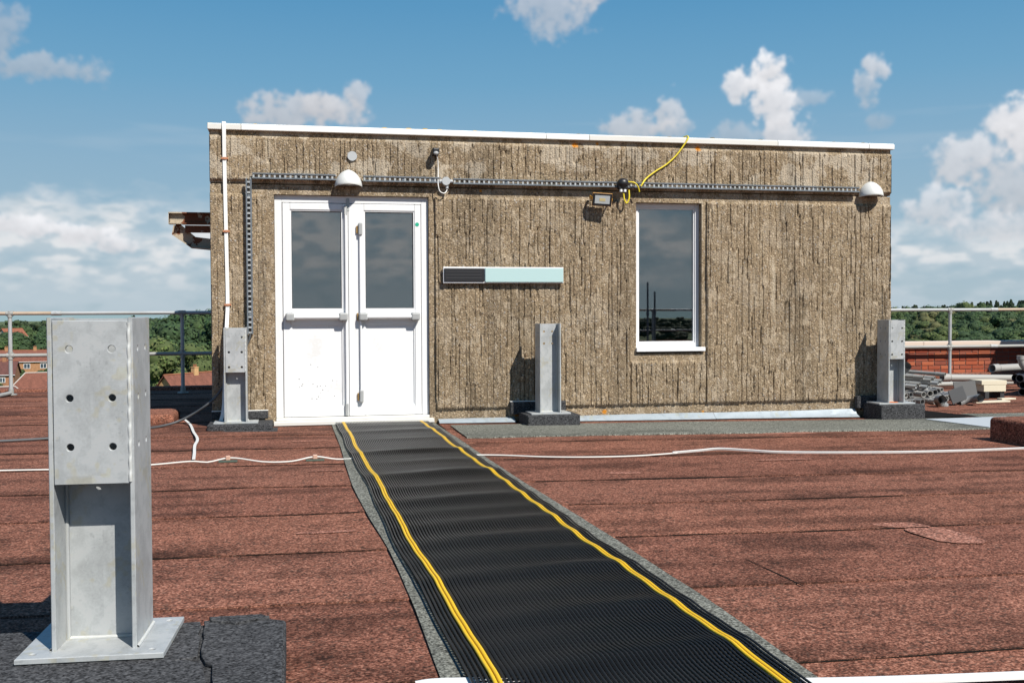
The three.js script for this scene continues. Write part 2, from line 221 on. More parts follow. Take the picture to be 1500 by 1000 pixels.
// ---------------------------------------------------------------- the flat roof: deck and strips of felt
const roof = group('flat_roof'); tag(roof, 'flat roof covered with strips of red mineral felt', 'roof', null, 'structure');
mesh('roof_deck', [box(-14, 19, -1.2, -0.06, -5.0, 17)], std([.2, .19, .18], .9), roof);
mesh('building_below', [box(-13.8, 18.8, -22, -1.22, -4.8, 16.8)], std([.25, .14, .1], .9), roof);
function strip(x0, x1, z0, z1, mat, name, seed, { lift = .006, skew = 0, wob = .004, thick = 0, cell = .11, blot = .26, parent = roof, endWob = 0, xfn = null, soot = .5, dirt = false } = {}) {
  // a sheet from z0 (under the next one) to z1 (its free edge, facing the camera side lies on top)
  const nx = Math.max(2, Math.round((x1 - x0) / cell)), nz = Math.max(2, Math.round((z1 - z0) / .09)), P = [], U = [], C = [], I = [], q = rng(seed), ou = q() * 9, ov = q() * 9;
  for (let j = 0; j <= nz; j++) for (let i = 0; i <= nx; i++) {
    const u = i / nx, v = j / nz; let x = lerp(x0, x1, u), z = lerp(z0, z1, v) + skew * (x - x0);
    z += (vn(x * 1.7 + seed * 3.1, seed) - .5) * wob * 2 + (vn(x * .45 + seed * 7.7, seed + 4) - .5) * .03 * (wob / .008) ;
    if (xfn) x = xfn(u, z); if (endWob) x += (i === 0 || i === nx ? 1 : 0) * (vn(z * 1.1 + seed, 3.3) - .5) * endWob;
    const und = rough(x, z);
    P.push(x, gy(x) + und + thick + lift * lerp(0, 1, v), z); U.push((x + ou) / 1.6, (z + ov) / 1.6);
    const w1 = fbm(x * 1.1 + seed * 5, z * 3.2 + seed, 4), w2 = vn(x * 6 + seed, z * 9); const w3 = fbm(x * 1.3 + seed * 2, z * 11, 4); let c = 1 + blot * (w1 - .5) * 1.5 + .12 * (w2 - .5); if (dirt) c *= 1 - .45 * smooth(.53, .73, w3 + .2 * (vn(x * 17, z * 40) - .5));
    c *= 1 - soot * smooth(.60, .74, fbm(x * .9 + 60 + seed * 3, z * 2.6 + 8, 4)) * smooth(.04, .3, vn(x * 9, z * 9 + seed));   // lost granules, soot
    if (dirt) c *= 1 - .5 * smooth(.70, .99, v + .2 * (vn(x * 2.2 + seed, 5) - .5)) * smooth(.42, .70, fbm(x * 1.6 + seed * 9, z * 5, 3) + .25 * (vn(x * 23, z * 31) - .5)) + .10 * smooth(.12, 0, v) * vn(x * 3, seed);
    C.push(c, c, c);
  }
  for (let j = 0; j < nz; j++) for (let i = 0; i < nx; i++) { const a = j * (nx + 1) + i, b = a + nx + 1; I.push(a, b, a + 1, b, b + 1, a + 1); }
  // the free edge and the ends drop to the sheet below
  const base = P.length / 3; for (let i = 0; i <= nx; i++) { const k = (nz * (nx + 1) + i); P.push(P[k * 3], P[k * 3 + 1] - .009 - thick, P[k * 3 + 2]); U.push(U[2 * k], U[2 * k + 1] + .005); C.push(.7, .7, .7); }
  for (let i = 0; i < nx; i++) { const a = nz * (nx + 1) + i, b = base + i; I.push(a, b, a + 1, b, b + 1, a + 1); }
  const g = new THREE.BufferGeometry(); g.setAttribute('position', new THREE.Float32BufferAttribute(P, 3)); g.setAttribute('uv', new THREE.Float32BufferAttribute(U, 2)); g.setAttribute('color', new THREE.Float32BufferAttribute(C, 3)); g.setIndex(I); g.computeVertexNormals();
  return mesh(name, g, mat, parent);
}
// a thin uneven line of bitumen squeezed out along a lap
function bleed(x0, x1, zf, seed, parent = roof, along = 'x') {
  const n = Math.round((x1 - x0) / .05), P = [], I = []; let k = 0;
  for (let i = 0; i <= n; i++) { const t = lerp(x0, x1, i / n), w = .0004 + .0055 * smooth(.45, .8, vn(t * 1.3 + seed * 3, seed)) * vn(t * 11, seed) + .012 * smooth(.72, .9, vn(t * .8 + 30 + seed, seed * 2)) * vn(t * 13, seed), [x, z] = along === 'x' ? [t, zf(t)] : [zf(t), t]; const h0 = gy(x) + rough(x, z); P.push(x, h0 + .0095, z - (along === 'x' ? .002 : 0), x + (along === 'x' ? 0 : w), h0 + (along === 'x' ? .0045 : .0095), z + (along === 'x' ? w : 0)); }
  for (let i = 0; i < n; i++) { const a = i * 2; I.push(a, a + 1, a + 2, a + 1, a + 3, a + 2); }
  const g = new THREE.BufferGeometry(); g.setAttribute('position', new THREE.Float32BufferAttribute(P, 3)); g.setIndex(I); g.computeVertexNormals(); return mesh('bitumen_line', g, F.tar, parent);
}
{
  const reds = [F.red, F.red2, F.red3];
  // under-sheet so that no gap opens to the deck
  // left of the grey path: laps parallel to the plant room
  const L = [-5.0, -4.1, -3.2, -2.25, -1.3, -.35, .85, 1.75, 2.66, 3.62, 4.5, 5.41, 6.25, 7.15, 8.05, 8.95, 9.9, 10.8, 11.7, 12.7, 13.6, 14.6, 15.6, 16.9];
  for (let k = L.length - 2; k >= 0; k--) { strip(-13.9, .42, L[k] - .06, L[k + 1], reds[(k * 7 + 1) % 3], 'felt_strip', 10 + k, { lift: .0065, thick: .002, dirt: true, cell: .06 }); if (L[k + 1] > -.5 && L[k + 1] < 8) bleed(-4, .40, x => L[k + 1] + (vn(x * 1.7 + (10 + k) * 3.1, 10 + k) - .5) * .008 + (vn(x * .45 + (10 + k) * 7.7, 14 + k) - .5) * .015, 40 + k); }
  const S = .04, Rr = [-5.2, -4.2, -3.2, -2.2, -1.25, -.3, .62, 1.62, 2.62, 3.66, 4.50, 5.37, 6.33, 7.2, 8.1, 9.0, 9.9, 10.8, 11.8, 12.8, 13.8, 14.8, 15.8, 16.6];
  for (let k = Rr.length - 2; k >= 0; k--) { strip(1.36, 18.9, Rr[k] - .06 - .03, Rr[k + 1] - .03, reds[(k * 5) % 3], 'felt_strip', 60 + k, { skew: S * .6, lift: .0065, thick: .002, dirt: true, cell: .06 }); if (Rr[k + 1] > .5 && Rr[k + 1] < 8) bleed(1.5, 9, x => Rr[k + 1] - .03 + S * .6 * (x - 1.36) + (vn(x * 1.7 + (60 + k) * 3.1, 60 + k) - .5) * .008 + (vn(x * .45 + (60 + k) * 7.7, 64 + k) - .5) * .015, 90 + k); }
  bleed(5.42, 6.36, z => 1.90 + .055 * (z - 5.5), 7, roof, 'z'); 
  // grey felt: the path under the mat and the strip along the wall
  strip(.365, 1.40, .02, 16.8, F.grey, 'grey_felt_strip', 31, { lift: 0, thick: .015, wob: .0, blot: .2, endWob: .018, cell: .2, soot: .2, xfn: (u, z) => lerp(lerp(.352, .412, smooth(3.5, 6, z)), lerp(1.325, 1.505, smooth(-1, 8, z)), u) });
  strip(1.44, 6.6, .32, 1.30, F.grey, 'grey_felt_strip', 33, { lift: 0, thick: .017, blot: .22, soot: .3, skew: .012 });
  strip(7.05, 12, -.05, .60, F.grey, 'grey_felt_strip', 35, { lift: 0, thick: .017, blot: .22, soot: .3, skew: .01 });
  // fresher patches of red felt where something was lifted away
  const fresh = F.red.clone(); fresh.vertexColors = false; fresh.color.setRGB(1.4, 1.5, 1.6); fresh.bumpScale = .001;
  for (const [x0, z0, x1, z1, sk] of [[2.90, 5.26, 3.12, 5.40, .06], [2.97, 5.41, 3.20, 5.80, .02], [1.62, 1.36, 1.95, 1.42, .02], [2.05, 3.35, 2.28, 3.44, .02], [4.1, 1.33, 4.6, 1.45, .03], [.08, 2.98, .33, 3.02, 0], [-.02, 1.28, .28, 1.34, 0], [3.3, 2.95, 3.75, 3.02, .02], [-1.9, 4.75, -1.55, 4.9, 0], [-1.6, 5.6, -1.25, 5.75, 0], [.0, 4.95, .3, 5.0, 0]]) {
    const s = new THREE.Shape(), q = rng(Math.round(x0 * 100 + z0 * 10)), pts = []; for (let k = 0; k < 18; k++) { const a = k / 18 * PI * 2, cx = (x0 + x1) / 2, cz = (z0 + z1) / 2, m = .92 + .16 * q(); pts.push(new THREE.Vector2(cx + Math.sign(Math.cos(a)) * Math.pow(Math.abs(Math.cos(a)), .6) * (x1 - x0) / 2 * m + sk * Math.sin(a), cz + Math.sign(Math.sin(a)) * Math.pow(Math.abs(Math.sin(a)), .6) * (z1 - z0) / 2 * m)); }
    s.setFromPoints(pts); const g = new THREE.ShapeGeometry(s); g.rotateX(PI / 2); const p = g.attributes.position, uv = g.attributes.uv, ix = g.index.array; for (let i = 0; i < p.count; i++) { p.setY(i, gy(p.getX(i)) + rough(p.getX(i), p.getZ(i)) + .0098); uv.setXY(i, p.getX(i) / 1.6, p.getZ(i) / 1.6); } for (let i = 0; i < ix.length; i += 3) { const t = ix[i]; ix[i] = ix[i + 1]; ix[i + 1] = t; } g.computeVertexNormals(); mesh('fresh_felt_patch', g, fresh, roof);
  }
  // edge kerb at the back, felt covered
  mesh('edge_kerb', [tint(metric(rbox(-13.9, 18.9, 0, .13, -5.0, -4.78, .03), 1 / 1.6))], F.red2, roof);
  for (const [n, b] of [['edge_kerb', [-13.9, -13.6, 0, .3, -4.77, 16.9]], ['edge_kerb', [18.6, 18.9, -.05, .3, -4.77, 16.9]], ['edge_kerb', [-13.59, 18.59, 0, .34, 16.6, 16.9]]]) mesh(n, [tint(metric(rbox(...b, .03), 1 / 1.6))], F.red2, roof);
}
// charcoal felt bits on the roof
function slab(name, label, x0, x1, z0, z1, y0, y1, parts) { const s = group(name, [(x0 + x1) / 2, y0, (z0 + z1) / 2]); tag(s, label, 'slab'); const hx = (x1 - x0) / 2, hz = (z1 - z0) / 2; mesh('pad', [tint(metric(rbox(-hx, hx, 0, y1 - y0, -hz, hz, .012), 1 / 1.6))], F.black, s); return s; }

// ---------------------------------------------------------------- the plant room
const room = group('plant_room'); tag(room, 'small plant room of ribbed brown aggregate concrete with white coping', 'building');
const XL = -.745, XR = 6.203, ZB = -3.5, DX0 = -.165, DX1 = 1.292, DY0 = .075, DY1 = 2.235, WX0 = 3.385, WX1 = 4.085, WY0 = .70, WY1 = 2.22;
function cuv(g) { const p = g.attributes.position, n = g.attributes.normal, uv = new Float32Array(p.count * 2); for (let i = 0; i < p.count; i++) { const sx = Math.abs(n.getX(i)) > .8 ? p.getX(i) + p.getZ(i) * .97 : Math.abs(n.getY(i)) > .8 ? p.getX(i) + p.getZ(i) * .4 : p.getX(i), sy = Math.abs(n.getY(i)) > .8 ? p.getY(i) + p.getZ(i) : p.getY(i); uv[2 * i] = (sx - CX) / CW; uv[2 * i + 1] = sy / CH; } g.setAttribute('uv', new THREE.BufferAttribute(uv, 2)); return g; }
const cb = (...a) => cuv(box(...a));
mesh('front_wall', [
  cb(XL + .004, DX0, -.05, 2.323, -.22, -.014), cb(DX0 + .0, DX1, DY1, 2.323, -.22, -.014), cb(DX0, DX1, -.05, DY0, -.22, -.014),
  cb(DX1, WX0, -.05, 2.323, -.22, -.014), cb(WX0, WX1, WY1, 2.323, -.22, -.014), cb(WX0, WX1, -.05, WY0, -.22, -.014), cb(WX1, XR - .004, -.05, 2.323, -.22, -.014),
  cb(XL + .004, XR - .004, 2.334, 2.815, -.22, -.014), cb(XL + .02, XR - .02, 2.3225, 2.3345, -.22, -.05)], F.concrete, room);
mesh('side_wall', [cb(XL, XL + .2, -.05, 2.815, ZB, -.224)], F.concrete, room); mesh('side_wall', [cb(XR - .2, XR, -.05, 2.815, ZB, -.224)], F.concrete, room); mesh('back_wall', [cb(XL, XR, -.05, 2.815, ZB - .2, ZB - .002)], F.concrete, room);
mesh('roof_slab', [box(XL + .02, XR - .02, 2.817, 2.85, ZB - .18, -.05)], F.inside, room);
mesh('inner_floor', [box(XL + .21, XR - .21, -.04, .06, ZB + .01, -.23)], std([.10, .10, .10], .8), room);
mesh('partition', [box(XL + .21, XR - .21, .07, 2.8, -2.2, -2.15)], F.inside, room);
{ // ribs cast in the concrete: real relief, grooves that jog sideways and faces that stand at different depths
  const q = rng(21), cols = []; let x = -.80;
  while (x < 6.3) { const c = { x, blocks: [] }; let y = -.1; while (y < 3) { const l = .10 + .55 * q() * q() + .15 * q(); c.blocks.push({ y0: y, y1: y + l, off: (q() - .5) * .030, lev: q() * .010 - (q() < .15 ? .005 : 0), gr: q() < .93 ? .008 + .008 * q() : .002 }); y += l; } cols.push(c); x += .034 + .036 * q(); }
  const blk = (c, y) => { for (const b of c.blocks) if (y < b.y1) return b; return c.blocks[c.blocks.length - 1]; };
  const depth = (x, y, k0) => {
    let k = k0; const ed = i => cols[i].x + blk(cols[i], y).off;
    while (k > 0 && x < ed(k)) k--; while (k < cols.length - 2 && x >= ed(k + 1)) k++;
    const b = blk(cols[k], y), a0 = ed(k), a1 = ed(k + 1), t = (x - a0) / Math.max(.01, a1 - a0);
    let h = .006 + b.lev + .005 * t; const nb = blk(cols[k + 1], y);
    if (x - a0 < .0040) h -= b.gr; if (a1 - x < .0036) h -= nb.gr * .9;
    // the jog: where a groove steps sideways there is a short level notch
    for (const i of [k, k + 1]) { const bs = cols[i].blocks; for (let m = 0; m + 1 < bs.length; m++) if (Math.abs(y - bs[m].y1) < .009) { const p = cols[i].x + bs[m].off, r = cols[i].x + bs[m + 1].off; if (x > Math.min(p, r) - .004 && x < Math.max(p, r) + .004) h -= Math.max(bs[m].gr, bs[m + 1].gr) * .8; } }
    return h + (vn(x * 70, y * 50) - .5) * .005 + (vn(x * 190, y * 160) - .5) * .004;
  };
  const panel = (x0, x1, y0, y1) => {
    const nx = Math.round((x1 - x0) / .0048), ny = Math.round((y1 - y0) / .018), P = [], U = [], I = []; let k0 = 0; while (k0 < cols.length - 2 && cols[k0 + 1].x < x0) k0++;
    for (let j = 0; j <= ny; j++) { let k = k0; for (let i = 0; i <= nx; i++) { const x = lerp(x0, x1, i / nx), y = lerp(y0, y1, j / ny), e = i === 0 || j === 0 || i === nx || j === ny; while (k < cols.length - 2 && cols[k + 1].x < x) k++; P.push(x, y, e ? -.02 : depth(x, y, k)); U.push((x - CX) / CW, y / CH); } }
    for (let j = 0; j < ny; j++) for (let i = 0; i < nx; i++) { const a = j * (nx + 1) + i, b = a + nx + 1; I.push(a, a + 1, b + 1, a, b + 1, b); }
    const g = new THREE.BufferGeometry(); g.setAttribute('position', new THREE.Float32BufferAttribute(P, 3)); g.setAttribute('uv', new THREE.Float32BufferAttribute(U, 2)); g.setIndex(I); g.computeVertexNormals(); mesh('ribbed_panel', g, F.concrete, room);
  };
  panel(XL + .001, XR - .001, 2.345, 2.775);
  panel(XL + .001, DX0 - .075, .172, 2.24); panel(DX1 + .055, WX0 - .065, .172, 2.245); panel(WX0 - .063, WX1 + .043, .172, WY0 - .07); panel(WX1 + .045, XR - .001, .172, 2.245);
}
// white coping in lengths
{ const xs = [XL - .012, -.455, 2.45, 2.89, 4.9, 5.93, XR + .022]; for (let k = 0; k < xs.length - 1; k++) { const a = xs[k] + .0015, b = xs[k + 1] - .0015; mesh('coping', [rbox(a, b, 2.818, 2.868, -.30, .028, .005), rbox(a, b, 2.868, 2.878, -.28, .012, .004)], k % 3 ? F.white : F.whiteOld, room); }
  const q = rng(8), bits = []; for (let k = 0; k < 70; k++) { const x = lerp(XL, XR, q()), r = .006 + .012 * q(), g = new THREE.IcosahedronGeometry(r, 1); g.scale(1.8, .6, 1); g.translate(x, 2.879 + r * .2, -.02 - .1 * q()); bits.push(tint(g, () => k % 3 ? [.10, .09, .05] : [.42, .26, .03])); } tag(mesh('moss', bits, std([1, 1, 1], 1, { vertexColors: true }), room), null, null, null, 'stuff'); }
// lead flashing and the plain foot of the wall
{ const fl = (x0, x1, s) => { const n = Math.round((x1 - x0) / .06), P = [], I = []; for (let i = 0; i <= n; i++) { const x = lerp(x0, x1, i / n), w = vn(x * 2.3 + s, s), o = .012 * vn(x * 7, s + 3); P.push(x, .088 + .006 * w, .0, x, .085 + .006 * w, .012 + o * .3, x, gy(x) + .03 + .012 * vn(x * 3, 9 + s), .045 + o, x, gy(x) + .014, .085 + .03 * w); } for (let i = 0; i < n; i++) for (let k = 0; k < 3; k++) { const a = i * 4 + k, b = a + 4; I.push(a, a + 1, b, b, a + 1, b + 1); } const g = new THREE.BufferGeometry(); g.setAttribute('position', new THREE.Float32BufferAttribute(P, 3)); g.setIndex(I); g.computeVertexNormals(); mesh('lead_flashing', toCreasedNormals(metric(g), .5), F.lead, room); };
  fl(1.37, 2.12, 1); fl(2.67, 4.2, 2); fl(4.205, 5.79, 3); }
// window
{ const w = group('window', [0, 0, 0], 0, room), z = -.085, f = .045;
  mesh('frame', [rbox(WX0 + .002, WX0 + f, WY0 + .06, WY1 - .002, z - .06, z), rbox(WX1 - f, WX1 - .002, WY0 + .06, WY1 - .002, z - .06, z), rbox(WX0 + f, WX1 - f, WY1 - f, WY1 - .002, z - .06, z), rbox(WX0 + f, WX1 - f, WY0 + .06, WY0 + .06 + f, z - .06, z)], F.upvc, w);
  mesh('glazing_bead', [rbox(WX0 + f, WX0 + f + .014, WY0 + .105, WY1 - f, z - .04, z - .012), rbox(WX1 - f - .014, WX1 - f, WY0 + .105, WY1 - f, z - .04, z - .012), rbox(WX0 + f + .014, WX1 - f - .014, WY1 - f - .014, WY1 - f, z - .04, z - .012), rbox(WX0 + f + .014, WX1 - f - .014, WY0 + .105, WY0 + .119, z - .04, z - .012)], F.upvc, w);
  for (const dz of [-.024, -.046]) mesh('pane', new THREE.PlaneGeometry(WX1 - WX0 - 2 * f, WY1 - WY0 - .06 - 2 * f).translate((WX0 + WX1) / 2, (WY0 + .06 + WY1) / 2, z + dz), F.glass, w);
  mesh('sill', [rbox(WX0 - .005, WX1 + .03, WY0 + .018, WY0 + .06, -.14, .022, .006)], F.upvc, w); }
// double door
{ const z = -.055;
  const fr = group('door_frame', [0, 0, 0], 0, room); mesh('frame', [rbox(DX0 + .002, DX0 + .07, DY0 + .06, DY1 - .002, z - .07, z), rbox(DX1 - .07, DX1 - .002, DY0 + .06, DY1 - .002, z - .07, z), rbox(DX0 + .07, DX1 - .07, DY1 - .07, DY1 - .002, z - .07, z)], F.upvc, fr);
  mesh('threshold', [rbox(DX0 - .02, DX1 + .03, DY0 - .005, DY0 + .03, -.15, .09, .004), rbox(DX0 + .002, DX1 - .002, DY0 + .031, DY0 + .058, -.13, -.02, .004)], F.whiteOld, fr);
  mesh('closer_catch', [rbox(.505, .535, 2.09, 2.21, z, z + .012)], F.galv, fr);
  const leaf = (x0, x1, gx0, gx1, rodX, rodY0, rodY1, kind) => {
    const d = group('door', [0, 0, 0], 0, room), y0 = DY0 + .062, y1 = DY1 - .075, gy0 = 1.165, gy1 = 2.085, zf = z + .008, py0 = .24, py1 = 1.0;
    mesh('leaf_frame', [rbox(x0, gx0 - .012, y0, y1, z - .055, zf, .006), rbox(gx1 + .012, x1, y0, y1, z - .055, zf, .006), rbox(gx0 - .012, gx1 + .012, gy1 + .012, y1, z - .055, zf, .006), rbox(gx0 - .012, gx1 + .012, py1 + .012, gy0 - .012, z - .055, zf, .006), rbox(gx0 - .012, gx1 + .012, y0, py0 - .012, z - .055, zf, .006)], F.upvc, d);
    const bead = (a, b, c, e) => [rbox(a - .013, a, c - .013, e + .013, z - .04, z, .004), rbox(b, b + .013, c - .013, e + .013, z - .04, z, .004), rbox(a, b, e, e + .013, z - .04, z, .004), rbox(a, b, c - .013, c, z - .04, z, .004)];
    mesh('glazing_bead', [...bead(gx0, gx1, gy0, gy1), ...bead(gx0, gx1, py0, py1)], F.upvc, d);
    mesh('lower_panel', [box(gx0, gx1, py0, py1, z - .04, z - .012)], F.upvc, d);
    mesh('gasket', [box(gx0, gx0 + .005, gy0, gy1, z - .03, z - .01), box(gx1 - .005, gx1, gy0, gy1, z - .03, z - .01), box(gx0 + .005, gx1 - .005, gy1 - .005, gy1, z - .03, z - .01), box(gx0 + .005, gx1 - .005, gy0, gy0 + .005, z - .03, z - .01)], F.gasket, d);
    for (const dz of [-.018, -.04]) mesh('pane', new THREE.PlaneGeometry(gx1 - gx0, gy1 - gy0).translate((gx0 + gx1) / 2, (gy0 + gy1) / 2, z + dz), F.glass, d);
    const bx0 = x0 + (kind ? .09 : .02), bx1 = kind ? x1 - .03 : x1 - .02;
    mesh('push_bar', [cyl([bx0 + .03, 1.085, zf + .05], [bx1 - .03, 1.085, zf + .05], .021, 16), rbox(bx0 + .03, bx1 - .03, 1.06, 1.105, zf + .012, zf + .045, .008)], F.upvc, d);
    for (const b of [bx0, bx1 - .075]) mesh('bar_end', [rbox(b, b + .085, 1.045, 1.125, zf, zf + .078, .02, 4)], F.greyPlastic, d);
    mesh('bolt_rod', [cyl([rodX, rodY0, zf + .02], [rodX, rodY1, zf + .02], .0105, 12)], F.upvc, d);
    return { d, zf };
  };
  const a = leaf(DX0 + .075, .52, -.008, .457, .498, .16, 2.12, 0), b = leaf(.524, DX1 - .075, .684, 1.145, .635, .32, 1.92, 1);
  mesh('bolt_guide', [rbox(.483, .513, .14, .26, a.zf, a.zf + .034, .008), rbox(.483, .513, 2.05, 2.14, a.zf, a.zf + .03, .006)], F.greyPlastic, a.d);
  for (const y of [1.86, .265]) { mesh('latch_case', [rbox(.617, .655, y, y + .12, b.zf, b.zf + .045, .012, 3)], F.greyPlastic, b.d); mesh('keep', [rbox(.598, .614, y + .02, y + .09, b.zf, b.zf + .02, .003)], F.brass, b.d); }
  mesh('keep', [rbox(.598, .612, 1.05, 1.12, b.zf, b.zf + .02, .003)], F.brass, b.d);
  mesh('round_sticker', new THREE.CylinderGeometry(.019, .019, .002, 24).rotateX(PI / 2).translate(1.182, 1.972, b.zf + .0015), std([.01, .36, .22], .5), b.d);
  const dots = [], q = rng(4); for (let k = 0; k < 22; k++) { const g = new THREE.CircleGeometry(.002 + .003 * q(), 7); g.translate(.05 + .36 * q(), .3 + .45 * q() * q(), z - .0105); dots.push(g); } mesh('paint_chip', dots, std([.12, .11, .1], .9), a.d); }
// ---------------------------------------------------------------- steel posts and what they stand on
function steelPost(name, label, w, d, h, basew, based, plateH, pos, turn, yaw2 = 0) {
  const t = group(name, pos, turn); tag(t, label, 'post'); const tf = .0125, x = w / 2, zf = d / 2, tb = .016;
  const flange = s => { const rows = [.085, .22, .355].map(v => h - v), hs = []; for (const r of rows) for (const c of [-d * .22, d * .22]) hs.push([c, r]); const g = plate(rectShape(-d / 2, d / 2, tb, h, hs, .0095), tf, .002); g.rotateY(PI / 2); g.translate(s > 0 ? x - tf : -x, 0, 0); return mesh('flange', metric(g, 2), F.galv, t); };
  flange(1); flange(-1);
  const wh = plateH ? [] : [h - .075, h - .19].flatMap(v => [[-.04, v], [.042, v]]); const wg = plate(rectShape(-x + tf, x - tf, tb, h - .001, wh, .011), .009, 0); wg.translate(0, 0, -.0045); mesh('web', metric(wg, 2), F.galv, t);
  if (plateH) { const hs = [.085, .22, .355].flatMap(v => [[-.055, h - v], [.057, h - v]]), g = plate(rectShape(-x + tf + .004, x - tf - .001, h - plateH, h - .008, hs, .0115), .012, .0015); g.translate(0, 0, zf - .008); mesh('face_plate', metric(g, 2), F.galv, t);
    const p = []; for (let k = 0; k <= 30; k++) p.push([x - tf + .002, lerp(h - plateH + .004, h - .012, k / 30), zf + .002 + .0018 * Math.sin(k * 2.1)]); mesh('weld_bead', [tube(p, .0055, 60, 6)], F.weld, t); }
  // root fillets between web and flanges
  mesh('root_fillet', [1, -1].map(s => cyl([s * (x - tf - .004), tb, .008], [s * (x - tf - .004), h - (plateH ? .05 : .002), .008], .007, 6)), F.galv, t);
  const bw = basew / 2, bd = based / 2, holes = [[-bw + .035, -bd + .035], [bw - .035, -bd + .035], [-bw + .035, bd - .035], [bw - .035, bd - .035]];
  const bg = plate(rectShape(-bw, bw, -bd, bd, holes, .011), tb, .002); bg.rotateX(-PI / 2); mesh('base_plate', metric(bg, 2), F.galv, t);
  mesh('foot_weld', [tube([[-x + tf, tb + .002, .007], [0, tb + .002, .009], [x - tf, tb + .002, .007]], .006, 30, 6), tube([[x + .001, tb + .002, -zf], [x + .002, tb + .002, 0], [x + .001, tb + .002, zf]], .006, 24, 6), tube([[-x - .001, tb + .002, -zf], [-x - .002, tb + .002, 0], [-x - .001, tb + .002, zf]], .006, 24, 6)], F.weld, t);
  return t;
}
// near post on its felt-covered plinth
{ const s = slab('post_plinth', 'low charcoal felt plinth under the large galvanised post, cracked pieces on top', -1.6, -.03, 6.79, 8.6, 0.05, .168);
  const cx = -.815, cz = 7.695, piece = (pts, y, sd) => { const sh = new THREE.Shape(pts.map(([x, z]) => new THREE.Vector2(x - cx, -(z - cz)))), g = new THREE.ExtrudeGeometry(sh, { depth: .007, bevelEnabled: true, bevelSize: .003, bevelThickness: .003, bevelSegments: 2 }); g.rotateX(-PI / 2); g.translate(0, y, 0); mesh('felt_piece', tint(metric(g, 1 / 1.6), (x, yy, z) => .75 + .5 * fbm(x * 4 + sd, z * 4, 3)), F.black, s); };
  const q = rng(3), jag = (a, b, n, m) => { const o = []; for (let k = 0; k <= n; k++) o.push([lerp(a[0], b[0], k / n) + (k && k < n ? (q() - .5) * m : 0), lerp(a[1], b[1], k / n) + (k && k < n ? (q() - .5) * m : 0)]); return o; };
  piece([...jag([-.275, 6.80], [-.255, 7.14], 6, .012), [-.24, 7.20], ...jag([-.22, 7.22], [-.16, 7.9], 6, .012), [-.04, 7.9], [-.04, 6.845], ...jag([-.04, 6.845], [-.12, 6.80], 3, .006)], .121, 1);
  piece([...jag([-1.0, 6.80], [-.292, 6.80], 5, .008), ...jag([-.29, 6.81], [-.272, 7.135], 6, .01), ...jag([-.36, 7.165], [-.86, 7.20], 7, .01), [-1.0, 7.205]], .1195, 2);
  piece([...jag([-1.59, 7.225], [-.87, 7.21], 6, .008), ...jag([-.86, 7.212], [-.30, 7.165], 7, .008), [-.262, 7.20], ...jag([-.25, 7.23], [-.18, 7.9], 6, .01), [-1.59, 7.9]], .1205, 5);
  piece([[-1.59, 6.82], ...jag([-1.25, 6.80], [-1.01, 6.80], 3, .006), [-1.01, 7.2], ...jag([-1.08, 7.21], [-1.59, 7.215], 4, .006)], .123, 7);
  piece([[-.26, 6.79], ...jag([-.255, 6.812], [-.18, 6.86], 4, .014), ...jag([-.17, 6.858], [-.085, 6.815], 4, .012), [-.11, 6.792]], .1295, 9);
  steelPost('steel_post', 'large galvanised steel post with bolted face plate standing on charcoal felt plinth',   .226, .235, .934, .385, .345, .456, [-.541, .182, 6.960], -.06); }
// post by the door, left end of the plant room
{ const s = slab('post_plinth', 'thin charcoal felt pad at the plant room corner beside the white door', -.76, -.19, .035, .44, .04, .128); mesh('felt_skirt', [tint(metric(rbox(-.42, .33, -.005, .035, -.02, .27, .012), 1 / 1.6))], F.black, s); mesh('upstand', [tint(metric(rbox(-.27, .24, .10, .175, -.2, -.165, .01), 1 / 1.6))], F.black, s); mesh('white_edge', [rbox(-.27, .24, .1755, .182, -.2, -.17, .002)], F.white, s);
  steelPost('steel_post', 'galvanised steel post with face plate beside the white double door', .2, .2, .865, .385, .2, .40, [-.513, .128, .255], .0); }
{ const s = slab('post_plinth', 'black felt box under the open steel post between door and window', 2.15, 2.66, .075, .50, .02, .152); mesh('upstand', [tint(metric(rbox(-.33, .23, .10, .225, -.287, -.225, .012), 1 / 1.6))], F.black, s); mesh('white_edge', [rbox(-.33, .05, .2255, .232, -.287, -.24, .002)], F.white, s);
  steelPost('steel_post', 'open galvanised steel H post without face plate between door and window', .205, .205, .86, .38, .26, 0, [2.39, .152, .315], 0); }
{ const s = slab('post_plinth', 'black felt box under the steel post at the right-hand concrete corner', 5.85, 6.35, .07, .42, -.03, .162); mesh('upstand', [tint(metric(rbox(-.32, .08, .13, .26, -.235, -.175, .012), 1 / 1.6))], F.black, s);
  steelPost('steel_post', 'galvanised steel post with rust-stained foot at the corner away from the door', .185, .215, .865, .40, .25, .40, [6.062, .162, .245], 0);
  const p = scene.getObjectByName('steel_post_003'), g = new THREE.CylinderGeometry(.05, .06, .004, 20); g.scale(1.2, 1, .9); g.translate(-.02, .0185, .05); mesh('rust_stain', [g], std([.45, .10, .01], .95), p); }

